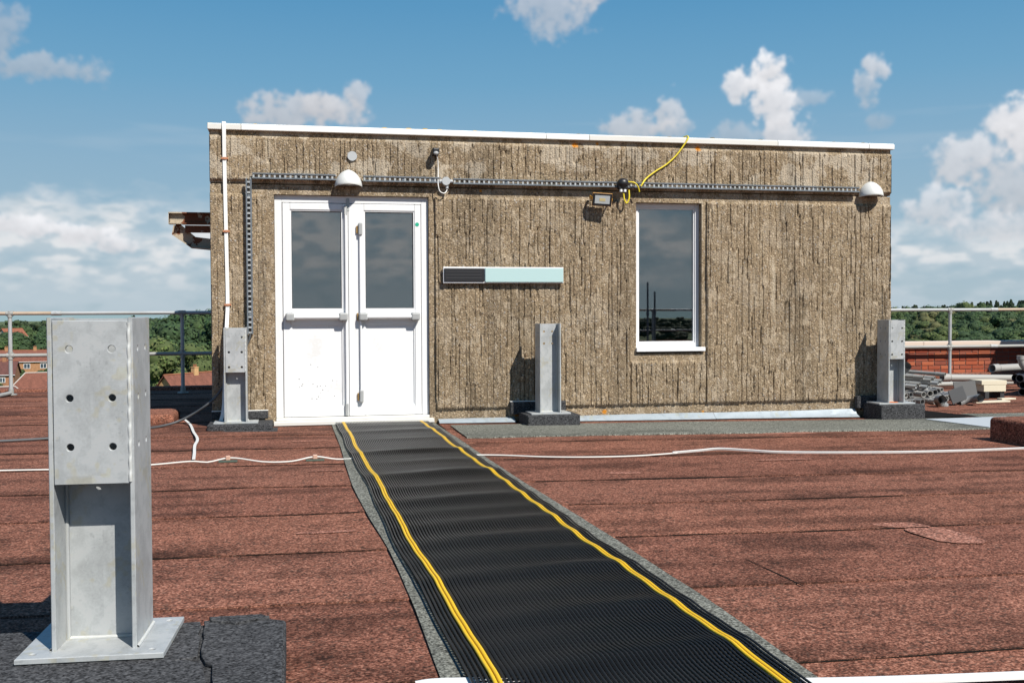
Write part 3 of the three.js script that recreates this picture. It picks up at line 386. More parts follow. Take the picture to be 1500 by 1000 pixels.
// ---------------------------------------------------------------- walkway mat of long tubes over cross bars
{ const m = group('walkway_mat'); tag(m, 'long black ribbed rubber mat with yellow edge lines leading to the door', 'mat');
  const z0 = .10, z1 = 7.75, N = 62, xc = z => lerp(.815, .944, z / 7.3), hw = z => lerp(.368, .398, z / 7.3) / 26 * 30.5;
  const bumps = []; { const q = rng(17); for (const [z, a] of [[.45, .008], [.92, .016], [1.5, .008], [2.30, .028], [2.85, .010], [3.42, .024], [3.9, .012], [4.35, .020], [4.72, .010], [5.05, .016], [5.42, .017], [5.75, .011], [6.05, .015], [6.36, .010], [6.66, .015], [6.92, .009], [7.15, .016]]) bumps.push([z, a, .075 + .04 * q(), .3 + .4 * q()]); }
  const wave = (u, z) => { let h = 0; for (const [b, a, w, p] of bumps) { const c = b + (u - .5) * -.14 + .05 * (vn(u * 3, b) - .5), d = (z - c) / w, k = lerp(1 - p, 1, smooth(.05, .6, u)) * (.85 + .3 * vn(u * 2.5, b * 3)); h += a * k * Math.exp(-d * d * (d > 0 ? 1.0 : .8)); } return h * (.45 + .55 * smooth(0, .22, Math.min(u, 1 - u))) + .003 * vn(z * 2.2, u * 2); };
  const px = (u, z) => xc(z) + (u - .5) * 2 * hw(z) + .006 * Math.sin(z * 2.1) + .004 * Math.sin(z * 5.3 + 1), py = (u, z) => gy(px(u, z)) + .034 + wave(u, z);
  const n = 150, ring = 6;
  for (let k = 0; k < N; k++) {
    const u = k / (N - 1), P = [], I = [], yel = [4, 5, N - 6, N - 5].includes(k), r = yel ? .0066 : .0043;
    for (let i = 0; i <= n; i++) { const z = lerp(z0, z1, i / n) + .004 * (hash(k, 3) - .5), x = px(u, z), y = py(u, z) + (yel ? .001 : 0); for (let s = 0; s < ring; s++) { const a = (s + .5) / ring * PI * 2; P.push(x + Math.cos(a) * r, y + Math.sin(a) * r, z); } }
    for (let i = 0; i < n; i++) for (let s = 0; s < ring; s++) { const a = i * ring + s, b = i * ring + (s + 1) % ring; I.push(a, a + ring, b, b, a + ring, b + ring); }
    const g = new THREE.BufferGeometry(); g.setAttribute('position', new THREE.Float32BufferAttribute(P, 3)); g.setIndex(I); g.computeVertexNormals(); mesh(yel ? 'yellow_tube' : 'tube', g, yel ? F.yellow : F.matTube, m);
  }
  const bars = []; for (let z = z0 + .01; z < z1; z += .026) { const P = [], I = [], k = 10; for (let i = 0; i <= k; i++) { const u = i / k, x = px(u, z), y = py(u, z) - .0155; for (const [a, b] of [[-.0055, -.005], [.0055, -.005], [.0055, .005], [-.0055, .005]]) P.push(x, y + b, z + a); } for (let i = 0; i < k; i++) for (let s = 0; s < 4; s++) { const a = i * 4 + s, b = i * 4 + (s + 1) % 4; I.push(a, b, b + 4, a, b + 4, a + 4); } const g = new THREE.BufferGeometry(); g.setAttribute('position', new THREE.Float32BufferAttribute(P, 3)); g.setIndex(I); g.computeVertexNormals(); bars.push(g); }
  tag(mesh('cross_bars', bars, F.rubber, m), null, null, null, 'stuff'); }

// ---------------------------------------------------------------- fixtures on the concrete wall
const wallZ = .022;
function tray(name, label, x0, x1, y, vertical) {   // slotted steel channel, standing off the wall
  const t = group(name, vertical ? [x0, y[0], wallZ] : [x0, y, wallZ]); tag(t, label, 'cable tray', 'cable trays on the concrete wall'); const L = vertical ? y[1] - y[0] : x1 - x0, h = .027;
  const B = (a, b, c, d, e, f) => vertical ? box(c, d, a, b, e, f) : box(a, b, c, d, e, f);
  mesh('flange', [B(0, L, h - .004, h, .012, .045), B(0, L, h - .010, h - .0045, .040, .0455)], F.zincDark, t); mesh('flange', [B(0, L, -h, -h + .004, .012, .045), B(0, L, -h + .0045, -h + .012, .040, .0455)], F.zincDark, t);
  const w = []; for (let s = .006; s < L - .03; s += .048) { w.push(B(s, s + .017, -h + .005, h - .005, .034, .038)); w.push(B(s + .0175, s + .0475, h - .016, h - .005, .0345, .0375)); w.push(B(s + .0175, s + .0475, -h + .005, -h + .012, .0345, .0375)); } mesh('slotted_web', w, F.galv, t);
  for (const f of [.12, .5, .88]) mesh('stand_off', [B(L * f, L * f + .03, -.012, .012, -.01, .0335)], F.zincDark, t);
  mesh('cable', [vertical ? cyl([-.010, 0, .024], [-.010, L, .024], .007, 8) : cyl([0, -.010, .024], [L, -.010, .024], .0065, 8), vertical ? cyl([.010, 0, .024], [.010, L, .024], .005, 8) : cyl([0, .007, .024], [L, .007, .024], .004, 8)], F.blackPlastic, t); return t;
}
tray('cable_tray', 'upright slotted cable tray between the corner and the white door', -.39, 0, [.93, 2.365], true);
tray('cable_tray', 'short slotted cable tray left of the domed lamp over the door', -.36, .405, 2.395, false);
tray('cable_tray', 'slotted cable tray between the lamp over the door and round junction box', .66, 1.40, 2.39, false);
tray('cable_tray', 'long slotted cable tray running above the window to the far lamp', 1.52, 5.80, 2.383, false);
function domeLamp(name, label, x, y) { const t = group(name, [x, y, wallZ - .002]); tag(t, label, 'lamp', 'domed wall lamps'); const N = 26, M = 14, P = [], I = [];
  for (const [k, s] of [[0, 1], [1, .955]]) for (let j = 0; j <= M; j++) for (let i = 0; i <= N; i++) { const a = i / N * PI, e = j / M * PI / 2; let ce = Math.pow(Math.cos(e), 1.12), X = -Math.cos(a) * ce * .130 * s, Z = Math.sin(a) * ce * .15 * s, Y = Math.sin(e) * .150 * s; P.push(X, Y - .012 * Math.cos(a) * Math.cos(a) * Math.cos(e) - k * .002, Z); }
  const V = (M + 1) * (N + 1); for (let k = 0; k < 2; k++) for (let j = 0; j < M; j++) for (let i = 0; i < N; i++) { const a = k * V + j * (N + 1) + i, b = a + N + 1; k ? I.push(a, b, a + 1, b, b + 1, a + 1) : I.push(a, a + 1, b, b, a + 1, b + 1); } for (let i = 0; i < N; i++) I.push(i, V + i, i + 1, i + 1, V + i, V + i + 1);
  const g = new THREE.BufferGeometry(); g.setAttribute('position', new THREE.Float32BufferAttribute(P, 3)); g.setIndex(I); g.computeVertexNormals(); mesh('hood', g, F.lampWhite, t);
  mesh('back_plate', [rbox(-.09, .09, .0, .07, -.012, .006, .004)], F.greyPlastic, t); mesh('lens', [new THREE.SphereGeometry(.07, 20, 10, 0, PI * 2, PI / 2, PI / 2).scale(1, .35, .8).translate(0, .022, .06)], F.lens, t); return t; }
F.lampWhite = std([.62, .63, .61], .5); F.lens = std([.5, .5, .46], .3); 
domeLamp('wall_lamp', 'white domed lamp on the wall above the double door', .525, 2.325);
domeLamp('wall_lamp', 'white domed lamp on the wall at the end of the long tray', 5.945, 2.325);
{ const t = group('light_fitting', [2.015, 1.482, wallZ + .004]); tag(t, 'long flat light fitting, one third black, rest pale blue', 'light fitting'); mesh('body', [rbox(-.597, .597, -.079, .079, .016, .036, .006)], F.upvc, t); mesh('cover', [rbox(-.19, .592, -.070, .074, .0365, .052, .010, 3)], std([.40, .56, .56], .35), t);
  const dk = rbox(-.588, -.196, -.062, .066, .0365, .048, .006); mesh('black_panel', [dk], F.blackPlastic, t); mesh('panel_line', [-.03, 0, .03].map(y => rbox(-.575, -.22, y, y + .006, .0485, .050, .001)), F.gasket, t); }
{ const t = group('flood_light', [2.985, 2.225, .135]); tag(t, 'small yellow-edged flood light tilted down beside the window', 'flood light'); t.rotation.set(.22, -.12, -.03);
  mesh('housing', [rbox(-.090, .090, -.056, .056, -.03, .0, .008)], F.blackPlastic, t); mesh('rim', [rbox(-.098, .098, -.064, .064, .0005, .010, .005)], F.orange, t); mesh('bezel', [rbox(-.095, .095, -.061, .061, .0125, .02, .004)], F.blackPlastic, t); mesh('lens', [rbox(-.074, .074, -.040, .040, .0205, .024, .002)], std([.40, .43, .44], .15), t); mesh('emitter', [rbox(-.03, .03, -.015, .015, .0242, .0255, .001)], std([.5, .42, .22], .5), t);
  mesh('bracket', [rbox(-.112, -.100, -.012, .025, -.09, .0, .003), rbox(.100, .106, -.012, .015, -.09, 0, .003), rbox(-.112, .106, -.010, .012, -.10, -.091, .003)], F.orange, t); }
{ const t = group('socket_dome', [3.212, 2.383, wallZ + .045]); tag(t, 'black domed outlet on the tray with two white plugs below', 'outlet'); mesh('dome', [new THREE.SphereGeometry(.058, 22, 14).scale(1, .85, .85).translate(0, .012, .03), rbox(-.05, .05, -.05, .02, -.015, .05, .014, 3)], F.blackPlastic, t); for (const s of [-1, 1]) mesh('plug', [cyl([s * .02, -.05, .03], [s * .02, -.075, .03], .015, 14)], F.upvc, t); }
tag(mesh('yellow_cable', [tube([[3.925, 2.90, -.10], [3.925, 2.893, .0], [3.915, 2.865, .045], [3.86, 2.78, .04], [3.79, 2.69, .038], [3.69, 2.60, .036], [3.57, 2.525, .036], [3.47, 2.45, .045], [3.425, 2.40, .075], [3.405, 2.37, .075]], .0082, 70, 8)], F.yellowCable), 'yellow cable hanging over the coping down to the tray', 'cable');
tag(mesh('yellow_cable', [tube([[3.27, 2.41, .08], [3.33, 2.40, .10], [3.37, 2.365, .09], [3.39, 2.315, .075]], .0075, 30, 7)], F.yellowCable), 'short bit of yellow cable curling off the tray beside the outlet', 'cable');
tag(mesh('yellow_cable', [tube([[3.22, 2.30, .09], [3.232, 2.23, .085], [3.255, 2.20, .08], [3.278, 2.24, .085], [3.28, 2.33, .08]], .0085, 40, 7)], F.yellowCable), 'yellow cable loop hanging below the black outlet', 'cable');
{ const t = group('motion_sensor', [1.352, 2.655, wallZ]); tag(t, 'small black motion sensor near the coping over the door corner', 'sensor'); mesh('base', [rbox(-.03, .03, -.035, .04, -.012, .03, .008)], F.blackPlastic, t); mesh('head', [rbox(-.036, .03, -.03, .035, .032, .10, .016, 4)], F.blackPlastic, t); mesh('eye', [new THREE.SphereGeometry(.026, 16, 10).scale(1, .7, .6).translate(-.003, -.016, .094)], F.greyPlastic, t); }
{ const t = group('junction_box', [1.452, 2.382, wallZ]); tag(t, 'round grey junction box in the line of the trays', 'junction box'); mesh('box', [new THREE.CylinderGeometry(.040, .042, .05, 24).rotateX(PI / 2).translate(0, 0, .025)], F.boxGrey, t); for (const c of [[[-.03, 0, .025], [-.066, 0, .025], .017], [[.03, 0, .025], [.066, 0, .025], .017], [[.01, -.035, .025], [.01, -.07, .025], .014]]) mesh('spout', [cyl(c[0], c[1], c[2], 12)], F.boxGrey, t); }
tag(mesh('white_cable', [tube([[1.362, 2.62, .075], [1.375, 2.57, .05], [1.378, 2.45, .045], [1.374, 2.34, .07], [1.392, 2.28, .07], [1.43, 2.265, .065], [1.458, 2.29, .05], [1.462, 2.315, .047]], .005, 60, 7)], F.white), 'thin white cable hanging from the motion sensor to the junction box', 'cable');
tag(mesh('blanking_disc', [new THREE.CylinderGeometry(.045, .046, .014, 26).rotateX(PI / 2).translate(.563, 2.603, .026)], F.boxGrey), 'flat grey disc on the concrete above the door lamp', 'cover plate');
// lightning conductor tape down the corner, with copper clips
{ const t = group('conductor_tape', [-.60, .1, .03]); tag(t, 'white conductor tape down the concrete corner with copper clips', 'conductor'); const p = [[-.008, 2.79, -.10], [-.008, 2.787, -.01], [-.006, 2.765, .01], [-.005, 2.4, .0], [.003, 1.7, .0], [.008, 1.1, .0], [.003, .96, .03], [-.005, .8, .06], [-.022, .35, .07], [-.04, .1, .12], [-.07, .005, .14]];
  mesh('tape', [ribbon(p, .033, .006, 90, [1, 0, 0])], F.white, t); for (const [x, y] of [[-.004, 2.45], [.004, 1.78], [.009, 1.10]]) { mesh('clip', [rbox(x - .032, x + .032, y - .008, y + .010, -.014, .010, .003), rbox(x - .012, x + .014, y - .010, y + .012, .0105, .014, .002)], F.copper, t); } }
// cables on the roof
const on = (pts, h) => pts.map(([x, z, e = 0]) => [x, gy(x) + h + e, z]);
tag(mesh('conductor_cable', [tube(on([[-6, 2.72], [-3, 2.70], [-1.9, 2.68], [-1.35, 2.68], [-.95, 2.56], [-.69, 2.51, .01], [-.60, 2.50], [-.45, 2.46, .022], [-.2, 2.55], [-.02, 2.545], [.15, 2.49, .022], [.3, 2.49], [.46, 2.46]], .017), .0056, 160, 7)], F.whiteOld), 'thin pale cable along the red felt ending under the mat', 'cable');
for (const [x, z, l] of [[-.46, 2.46, 'green pad with clip holding the pale cable near the flat tape'], [.145, 2.495, 'green pad with clip holding the pale cable close to the mat']]) { const t = group('cable_saddle', [x, gy(x) + .010, z]); tag(t, l, 'cable clip'); mesh('pad', [rbox(-.065, .065, 0, .011, -.03, .03, .004)], std([.06, .085, .065], .8), t); mesh('clip', [rbox(-.016, .016, .012, .045, -.014, .014, .006)], std([.50, .32, .24], .5), t); }
tag(mesh('conductor_cable', [tube(on([[1.20, 2.40], [1.5, 2.46], [1.8, 2.60], [2.1, 2.68, .002], [2.5, 2.66], [2.84, 2.60, .006]], .016), .0058, 60, 7)], F.whiteOld), 'thin pale cable from the mat to the broad white tape', 'cable');
tag(mesh('conductor_tape', [ribbon(on([[2.80, 2.61, .004], [3.05, 2.54, .008], [3.2, 2.53, .016], [3.4, 2.60, .010], [3.6, 2.69, .004], [4.43, 2.86, .006], [5.1, 2.85, .004], [5.7, 2.82, .008], [6.6, 2.7, .004], [9, 2.6, .004]], .023).map((p, i) => p), .015, .008, 160, [0, 1, .35])], F.white), 'white conductor tape snaking over red felt right of the mat', 'conductor');
tag(mesh('conductor_tape', [ribbon(on([[-1.02, -.32, .02], [-.95, -.05, .004], [-.86, .6, .004], [-.77, 1.25, .01], [-.76, 1.6, .006], [-.72, 2.1, .006], [-.695, 2.44, .012]],   .022), .022, .006, 60, [1, 0, 0])], F.whiteOld), 'short grey conductor tape lying from plant room corner to the pale cable', 'conductor');
tag(mesh('conductor_tape', [ribbon(on([[.33, 7.215], [.38, 7.215, .004], [.9, 7.27, -.008], [1.45, 7.40], [1.78, 7.46, .008], [2.3, 7.475], [4, 7.52]], .022), .055, .006, 90, [0, 0, 1])], F.white), 'broad white conductor tape passing under the near end of the mat', 'conductor');
tag(mesh('black_cable', [tube([[-.388, .95, .05], [-.40, .88, .045], [-.44, .80, .05], [-.55, .6, .04], [-.70, .36, .05], [-.80, .27, .04], [-.92, .19, -.02], ...on([[-1.06, -.02, .03], [-1.2, .08], [-1.36, .30], [-1.6, .62], [-1.95, .88], [-2.3, 1.02], [-3.2, 1.2], [-5, 1.1]], .022)], .011, 150, 8)], F.greyCable), 'dark cable from the upright tray over the corner to the felt', 'cable');

// ---------------------------------------------------------------- things around the plant room
{ const t = group('steel_bracket', [-.746, 0, -.55]); tag(t, 'rusty painted steel beam and angled brace sticking out of the plant room side', 'bracket');
  mesh('beam', [box(-.415, -.002, 2.088, 2.10, -.055, .055), box(-.411, -.002, 1.998, 2.0875, -.002, .01), box(-.415, -.002, 1.986, 1.9975, -.055, .055), box(-.42, -.416, 1.986, 2.10, -.05, .05)], F.rusty, t);
  const po = [[-.362, 1.985], [-.376, 1.886], [-.213, 1.768], [-.002, 1.748], [-.002, 1.847], [-.177, 1.867], [-.312, 1.985]], g = new THREE.ExtrudeGeometry(new THREE.Shape(po.map(v => new THREE.Vector2(...v))), { depth: .01, bevelEnabled: false }); g.translate(0, 0, -.03); mesh('brace_web', metric(g, 2), F.rusty, t);
  const fl = (a, b, n) => { const d = Math.hypot(b[0] - a[0], b[1] - a[1]), f = new THREE.BoxGeometry(d, .011, .10); f.rotateZ(Math.atan2(b[1] - a[1], b[0] - a[0])); f.translate((a[0] + b[0]) / 2, (a[1] + b[1]) / 2, .005); mesh(n, metric(f, 2), F.rusty, t); };
  fl([-.385, 1.885], [-.212, 1.762], 'brace_flange'); fl([-.214, 1.762], [-.002, 1.742], 'brace_flange'); fl([-.368, 1.975], [-.384, 1.885], 'brace_end'); mesh('filler_plate', [box(-.27, -.002, 1.905, 1.975, .012, .02)], F.rusty, t); }
{ const k = tint(metric(rbox(-1.85, -1.12, .05, .17, -.95, -.28, .05, 4), 1 / 1.6), (x, y, z) => .8 + .4 * fbm(x * 5, z * 5, 3)); tag(mesh('felt_kerb', [k], F.red3), 'low rounded red felt kerb beside the plant room corner', 'kerb'); }
{ const k = tint(metric(rbox(5.885, 9.5, -.03, .205, 2.06, 5.2, .04, 4), 1 / 1.6), (x, y, z) => .8 + .4 * fbm(x * 5, z * 5 + y * 5, 3)); tag(mesh('felt_kerb', [k], F.red2), 'raised red felt-covered block beside the white conductor tape', 'kerb'); }
{ const s = new THREE.Shape([[6.30, -.50], [6.44, -1.31], [7.1, -1.40], [7.25, -.46]].map(p => new THREE.Vector2(...p))), g = new THREE.ExtrudeGeometry(s, { depth: .004, bevelEnabled: false }); g.rotateX(-PI / 2); g.translate(0, .022 + gy(6.6), 0); tag(mesh('metal_sheet', metric(g), std([.42, .45, .47], .6)), 'flat pale grey sheet lying beyond the black felt box', 'sheet'); }
{ const s = new THREE.Shape([[6.40, .36], [6.80, .36], [6.96, -.40], [6.40, -.395]].map(p => new THREE.Vector2(...p))), g = new THREE.ExtrudeGeometry(s, { depth: .006, bevelEnabled: false }); g.rotateX(-PI / 2); g.translate(0, .022 + gy(6.6), 0); tag(mesh('shade_patch', metric(g), F.tar), 'flat black patch painting in the shade beside the right-hand post box', 'painted_shade'); }  // near-black sheet laid flat to paint in the dark shade beside the box
// handrails
function rail(name, label, xs, z, y1, y2, x0, x1, foot) { const t = group(name, [0, 0, z]); tag(t, label, 'railing'); const r = .024;
  const cut = [x0, ...xs.slice(0, -1).map((x, i) => x + .55 + .2 * ((i * 7) % 3)), x1];
  for (let k = 0; k + 1 < cut.length; k++) { const m = [F.galv, F.galvTan, F.galvTan][(k + (foot ? 1 : 2)) % 3]; mesh('top_rail', [cyl([cut[k] + .001, y1, 0], [cut[k + 1] - .001, y1, 0], r, 14)], m, t); mesh('middle_rail', [cyl([cut[k] + .001, y2, 0], [cut[k + 1] - .001, y2, 0], r, 14)], F.galvOld, t); for (const y of [y1, y2]) if (k) mesh('coupler', [cyl([cut[k] - .06, y, 0], [cut[k] + .06, y, 0], r + .006, 14)], F.galv, t); }
  for (const x of xs) { mesh('post', [cyl([x, gy(x) + .02, 0], [x, y1 - .02, 0], r, 14)], F.galv, t); for (const y of [y1, y2]) mesh('clamp', [cyl([x - .045, y, 0], [x + .045, y, 0], r + .008, 14), cyl([x, y - .05, 0], [x, y + (y === y1 ? .026 : .05), 0], r + .007, 14)], F.galvOld, t); mesh('foot_plate', [cyl([x, gy(x) + .012, 0], [x, gy(x) + .026, 0], .07, 16), cyl([x, gy(x) + .02, 0], [x, gy(x) + .09, 0], r + .008, 14)], F.galvOld, t);
    if (foot) mesh('foot_tube', [cyl([x, gy(x) + .05, 0], [x - .28, gy(x) + .045, 1.35], r, 12)], F.galvOld, t); } return t; }
rail('handrail', 'galvanised tube handrail on the left roof edge behind the large post', [-9.8, -7.7, -5.6, -3.49, -1.41, .7], -4.15, 1.13, .60, -13.5, 1.6, false);
rail('handrail', 'galvanised tube handrail before the brick parapet', [7.7, 9.80, 11.6], -4.25, 1.128, .567, 6.6, 11.95, false);
rail('handrail', 'tube handrail along the roof edge facing the plant room', [-9, -6, -3, 0, 3, 6.2, 9.2, 12.2, 15], 15.9, 1.15, .62, -13, 18, false);
tag(mesh('rail_foot', [tube([[-3.49, .13, -4.10], [-3.52, .125, -3.9], [-3.62, .12, -3.4], [-3.75, .12, -2.6]], .026, 20, 10)], F.galvOld), 'tube foot running from the left handrail post along the felt', 'tube');
tag(mesh('loose_tube', [cyl([-3.95, .12, -2.35], [-3.28, .12, -2.62], .022, 12)], F.galvOld), 'short grey tube lying on the red felt at the left', 'tube');
// scaffold poles standing at the far roof edge (mirrored in the window)
for (const [x, h, l] of [[8.63, 1.62, 'short scaffold pole mirrored in the window near its white frame'], [8.89, 1.88, 'tallest scaffold pole mirrored in the window'], [9.08, 1.64, 'scaffold pole mirrored in the window beside the tallest one']]) { const t = group('scaffold_pole', [x, gy(x), 15.4]); tag(t, l, 'pole'); mesh('tube', [cyl([0, .02, 0], [0, h, 0], .024, 12)], F.zincDark, t); mesh('base_plate', [rbox(-.075, .075, .012, .022, -.075, .075, .003)], F.zincDark, t); mesh('clamp', [cyl([0, 1.02, 0], [0, 1.14, 0], .036, 12)], F.zincDark, t); }
// brick parapet on the right, every brick laid
{ const t = group('brick_parapet', [0, 0, -4.9]); tag(t, 'red brick parapet wall with white coping behind the handrail', 'wall'); const x0 = 6.6, x1 = 11.98, yb = -.02, rows = 8, rh = .0665;
  mesh('mortar', [box(x0, x1, yb - .03, yb + rows * rh, -.2, -.006)], std([.13, .10, .085], .95), t);
  const q = rng(15), mats = [[.36, .080, .032], [.30, .066, .028], [.40, .105, .045], [.22, .055, .030], [.33, .09, .05], [.27, .05, .022]].map(c => std(c, .88, { map: F.galv.map })), st = rbox(-.1065, .1065, 0, .0565, -.05, .004, .005, 1), hd = rbox(-.0505, .0505, 0, .0565, -.05, .004, .005, 1);
  for (let r = 0; r < rows; r++) { let x = x0 + .02 - (r % 2) * .11, k = r; while (x < x1 - .22) { const s = (k % 3) < 2, w = s ? .213 : .101; if (x > x0) { const b = mesh('brick', s ? st : hd, mats[Math.floor(q() * 6)], t); b.position.set(x + w / 2, yb + r * rh + .005, (q() - .5) * .005); } x += w + .0105; k++; } }
  for (const [a, b] of [[x0 - .03, 9.75], [9.753, x1 - .002]]) mesh('coping', [rbox(a, b, yb + rows * rh + .002, yb + rows * rh + .115, -.26, .045, .008)], F.cream2, t); }
// another roof block out of the picture on the right: its shadow lies on the parapet
{ const t = group('roof_block', [0, 0, 0]); tag(t, 'rendered roof block at the end of the brick parapet', 'building'); mesh('wall', [box(12.0, 16, -.05, 2.46, -4.75, -1.9)], std([.3, .27, .23], .9), t); mesh('roof', [rbox(11.98, 16.1, 2.462, 2.52, -4.77, -1.8, .006)], F.white, t); mesh('door', [rbox(13, 13.85, .06, 2.05, -1.899, -1.87, .004)], F.greyPlastic, t); mesh('vent', [rbox(11.97, 11.999, 1.4, 1.8, -4.2, -3.7, .004)], F.galv, t); }
// ---------------------------------------------------------------- heap of pipes and offcuts by the parapet
{
  const pipe = (label, a, b, r, mat = F.pipe, cat = 'pipe', grp = 'grey pipes heaped by the parapet') => { // hollow pipe with a thick end and a socket
    const A = new THREE.Vector3(...a), B = new THREE.Vector3(...b), L = A.distanceTo(B), prof = [[r * .82, 0], [r, 0], [r, L * .55], [r, L - .13], [r * 1.13, L - .125], [r * 1.13, L], [r * .95, L], [r * .82, L * .6], [r * .82, 0]].map(p => new THREE.Vector2(...p)), t = group('grey_pipe', a), q = new THREE.Quaternion().setFromUnitVectors(new THREE.Vector3(0, 1, 0), B.clone().sub(A).normalize());
    t.quaternion.copy(q); tag(t, label, cat, grp); mesh('barrel', toCreasedNormals(new THREE.LatheGeometry(prof, 18), .6), mat, t); mesh('socket_ring', [new THREE.TorusGeometry(r * 1.13, r * .09, 8, 20).rotateX(PI / 2).translate(0, L - .12, 0)], mat, t); return t; };
  F.pipe = std([.20, .205, .205], .45); F.pipeDark = std([.03, .034, .045], .45); F.pipePale = std([.33, .325, .305], .5);
  const lab = 'grey plastic pipe in the heap before the brick parapet', q = rng(31), g0 = -.012;
  // lower layer on the felt, then pipes across them; far ends lie toward the plant room side
  const spots = [[7.12, -1.10], [7.24, -1.18], [7.38, -1.22], [7.52, -1.16], [7.66, -1.32], [7.80, -1.40], [7.94, -1.58], [8.08, -1.74], [8.22, -1.9], [8.34, -2.05], [7.2, -1.28], [7.34, -1.4], [7.5, -1.38], [7.68, -1.52], [7.84, -1.66], [8.0, -1.84], [8.16, -2.0], [7.3, -1.6], [7.52, -1.62], [7.74, -1.8], [7.98, -2.02]];
  spots.forEach(([x, z], k) => { const l = k < 10 ? 0 : k < 17 ? 1 : 2, r = .025 + .009 * q(), y = g0 + .040 + l * .072, L = 1.3 + .7 * q(), dx = -.42 + .62 * q(); pipe(lab, [x + dx * L, y + (l ? .03 + .05 * q() : 0) + .004, z - L], [x, y, z], r, q() < .35 ? F.pipePale : F.pipe); });
  for (let k = 0; k < 9; k++) { const x = 7.42 + .10 * k, z = -1.42 - .075 * k, L = .9 + .5 * q(), y = .196 + .05 * (k % 3); pipe('thin silver scaffold tube lying across the pipe heap', [x - L * (.42 + .3 * q()), y + .02 + .03 * q(), z - L * .8], [x, y - .03 * (k % 2), z], .0235, k % 3 ? F.galvOld : F.galv, 'tube', 'scaffold tubes on the pipe heap'); }
  const elbow = (label, p, r, turn, m, rx = 0) => { const t = group('pipe_elbow', p, turn); t.rotation.x = rx; tag(t, label, 'pipe bend', 'pipe bends on the heap'); const c = new THREE.CatmullRomCurve3([[-.14, 0, 0], [-.06, .005, 0], [0, .04, 0], [.03, .10, 0], [.035, .17, 0]].map(v => new THREE.Vector3(...v))); mesh('bend', [new THREE.TubeGeometry(c, 20, r, 14), ], m, t); mesh('collar', [cyl([-.145, 0, 0], [-.09, 0, 0], r * 1.16, 16, r * 1.16, true), cyl([.034, .12, 0], [.035, .175, 0], r * 1.16, 16, r * 1.16, true)], m, t); return t; };
  elbow('grey pipe bend lying on top of the pipe heap', [7.62, .30, -2.1], .05, .6, F.pipe, .9); elbow('grey pipe bend lying on top of the pipe heap', [7.9, .36, -2.6], .05, 2.2, F.pipePale, .6); elbow('grey pipe bend on the felt in front of the pipe heap', [7.42, .055, -1.02], .046, 2.6, F.pipe, 1.5); elbow('grey pipe bend on the felt in front of the pipe heap', [7.96, .055, -1.16], .042, .3, F.pipe, 1.5);
  const board = (name, label, cat, w, h, d, pos, rot, mat) => { const m = mesh(name, [rbox(-w / 2, w / 2, 0, h, -d / 2, d / 2, .004)], mat); m.position.set(...pos); m.rotation.set(...rot); return tag(m, label, cat); };
  const sheet = std([.045, .046, .048], .55);
  board('black_board', 'dark square board leaning back against the pipe heap', 'board', .28, .24, .012, [8.26, .0, -1.62], [-.30, -.2, 0], sheet); board('black_board', 'small dark board propped on its corner in front of the pipes', 'board', .24, .17, .012, [7.80, .03, -1.10], [-.25, .15, .28], sheet);
  board('grey_offcut', 'grey flat offcut lying on top of the pipe heap', 'board', .34, .14, .012, [8.1, .36, -3.0], [-.6, .3, -.2], F.pipePale);
  const cream = 'cream foam block stacked on bearers beside the dark boards', cm = F.cream;
  for (const [dx, y, w, h] of [[.04, .078, .30, .085], [.03, .166, .34, .055]]) tag(board('foam_block', cream, 'block', w, h, .3, [8.78 + dx, y, -1.98], [0, -.1, 0], cm), null, null, 'cream foam blocks');
  for (const x of [8.70, 8.92]) tag(board('timber_bearer', 'short dark bearer under the cream foam blocks', 'bearer', .06, .09, .28, [x, -.012, -1.98], [0, 0, 0], F.gasket), null, null, 'bearers under the foam blocks');
  board('white_board', 'flat white board lying on the felt in front of the foam blocks', 'board', .52, .02, .10, [8.40, -.012, -1.36], [0, .12, 0], F.cream); board('white_board', 'small white offcut lying beside the foam blocks', 'board', .22, .02, .09, [8.86, -.012, -1.68], [0, .1, 0], F.cream);
  // darker heap further right
  const dl = 'dark blue-black pipe in the heap beyond the foam blocks'; for (let k = 0; k < 12; k++) { const x = 9.35 + .13 * (k % 4) + .04 * q(), l = Math.floor(k / 4); pipe(dl, [x + 1.1, .045 + l * .095, -2.8 - .18 * q()], [x - .12 * l * q(), .045 + l * .09, -2.05 - .12 * (k % 4)], .045, F.pipeDark, 'pipe', 'dark pipes heaped beyond the foam blocks'); }
  pipe('pale grey pipe with socket lying on top of the dark pipes', [10.8, .335, -3.0], [9.25, .335, -2.5], .05, F.pipePale, 'pipe', null); pipe('long pale grey pipe lying close to the brick parapet', [11.3, .10, -3.5], [9.1, .16, -3.4], .05, F.pipePale, 'pipe', null);
  pipe('thin grey pipe lying crosswise near the brick parapet', [10.5, .04, -3.75], [8.2, .04, -3.65], .035, F.pipePale, 'pipe', null);
  elbow('pale grey pipe bend lying on the dark pipes', [9.55, .34, -2.25], .052, 2.9, F.pipePale, 0);
}

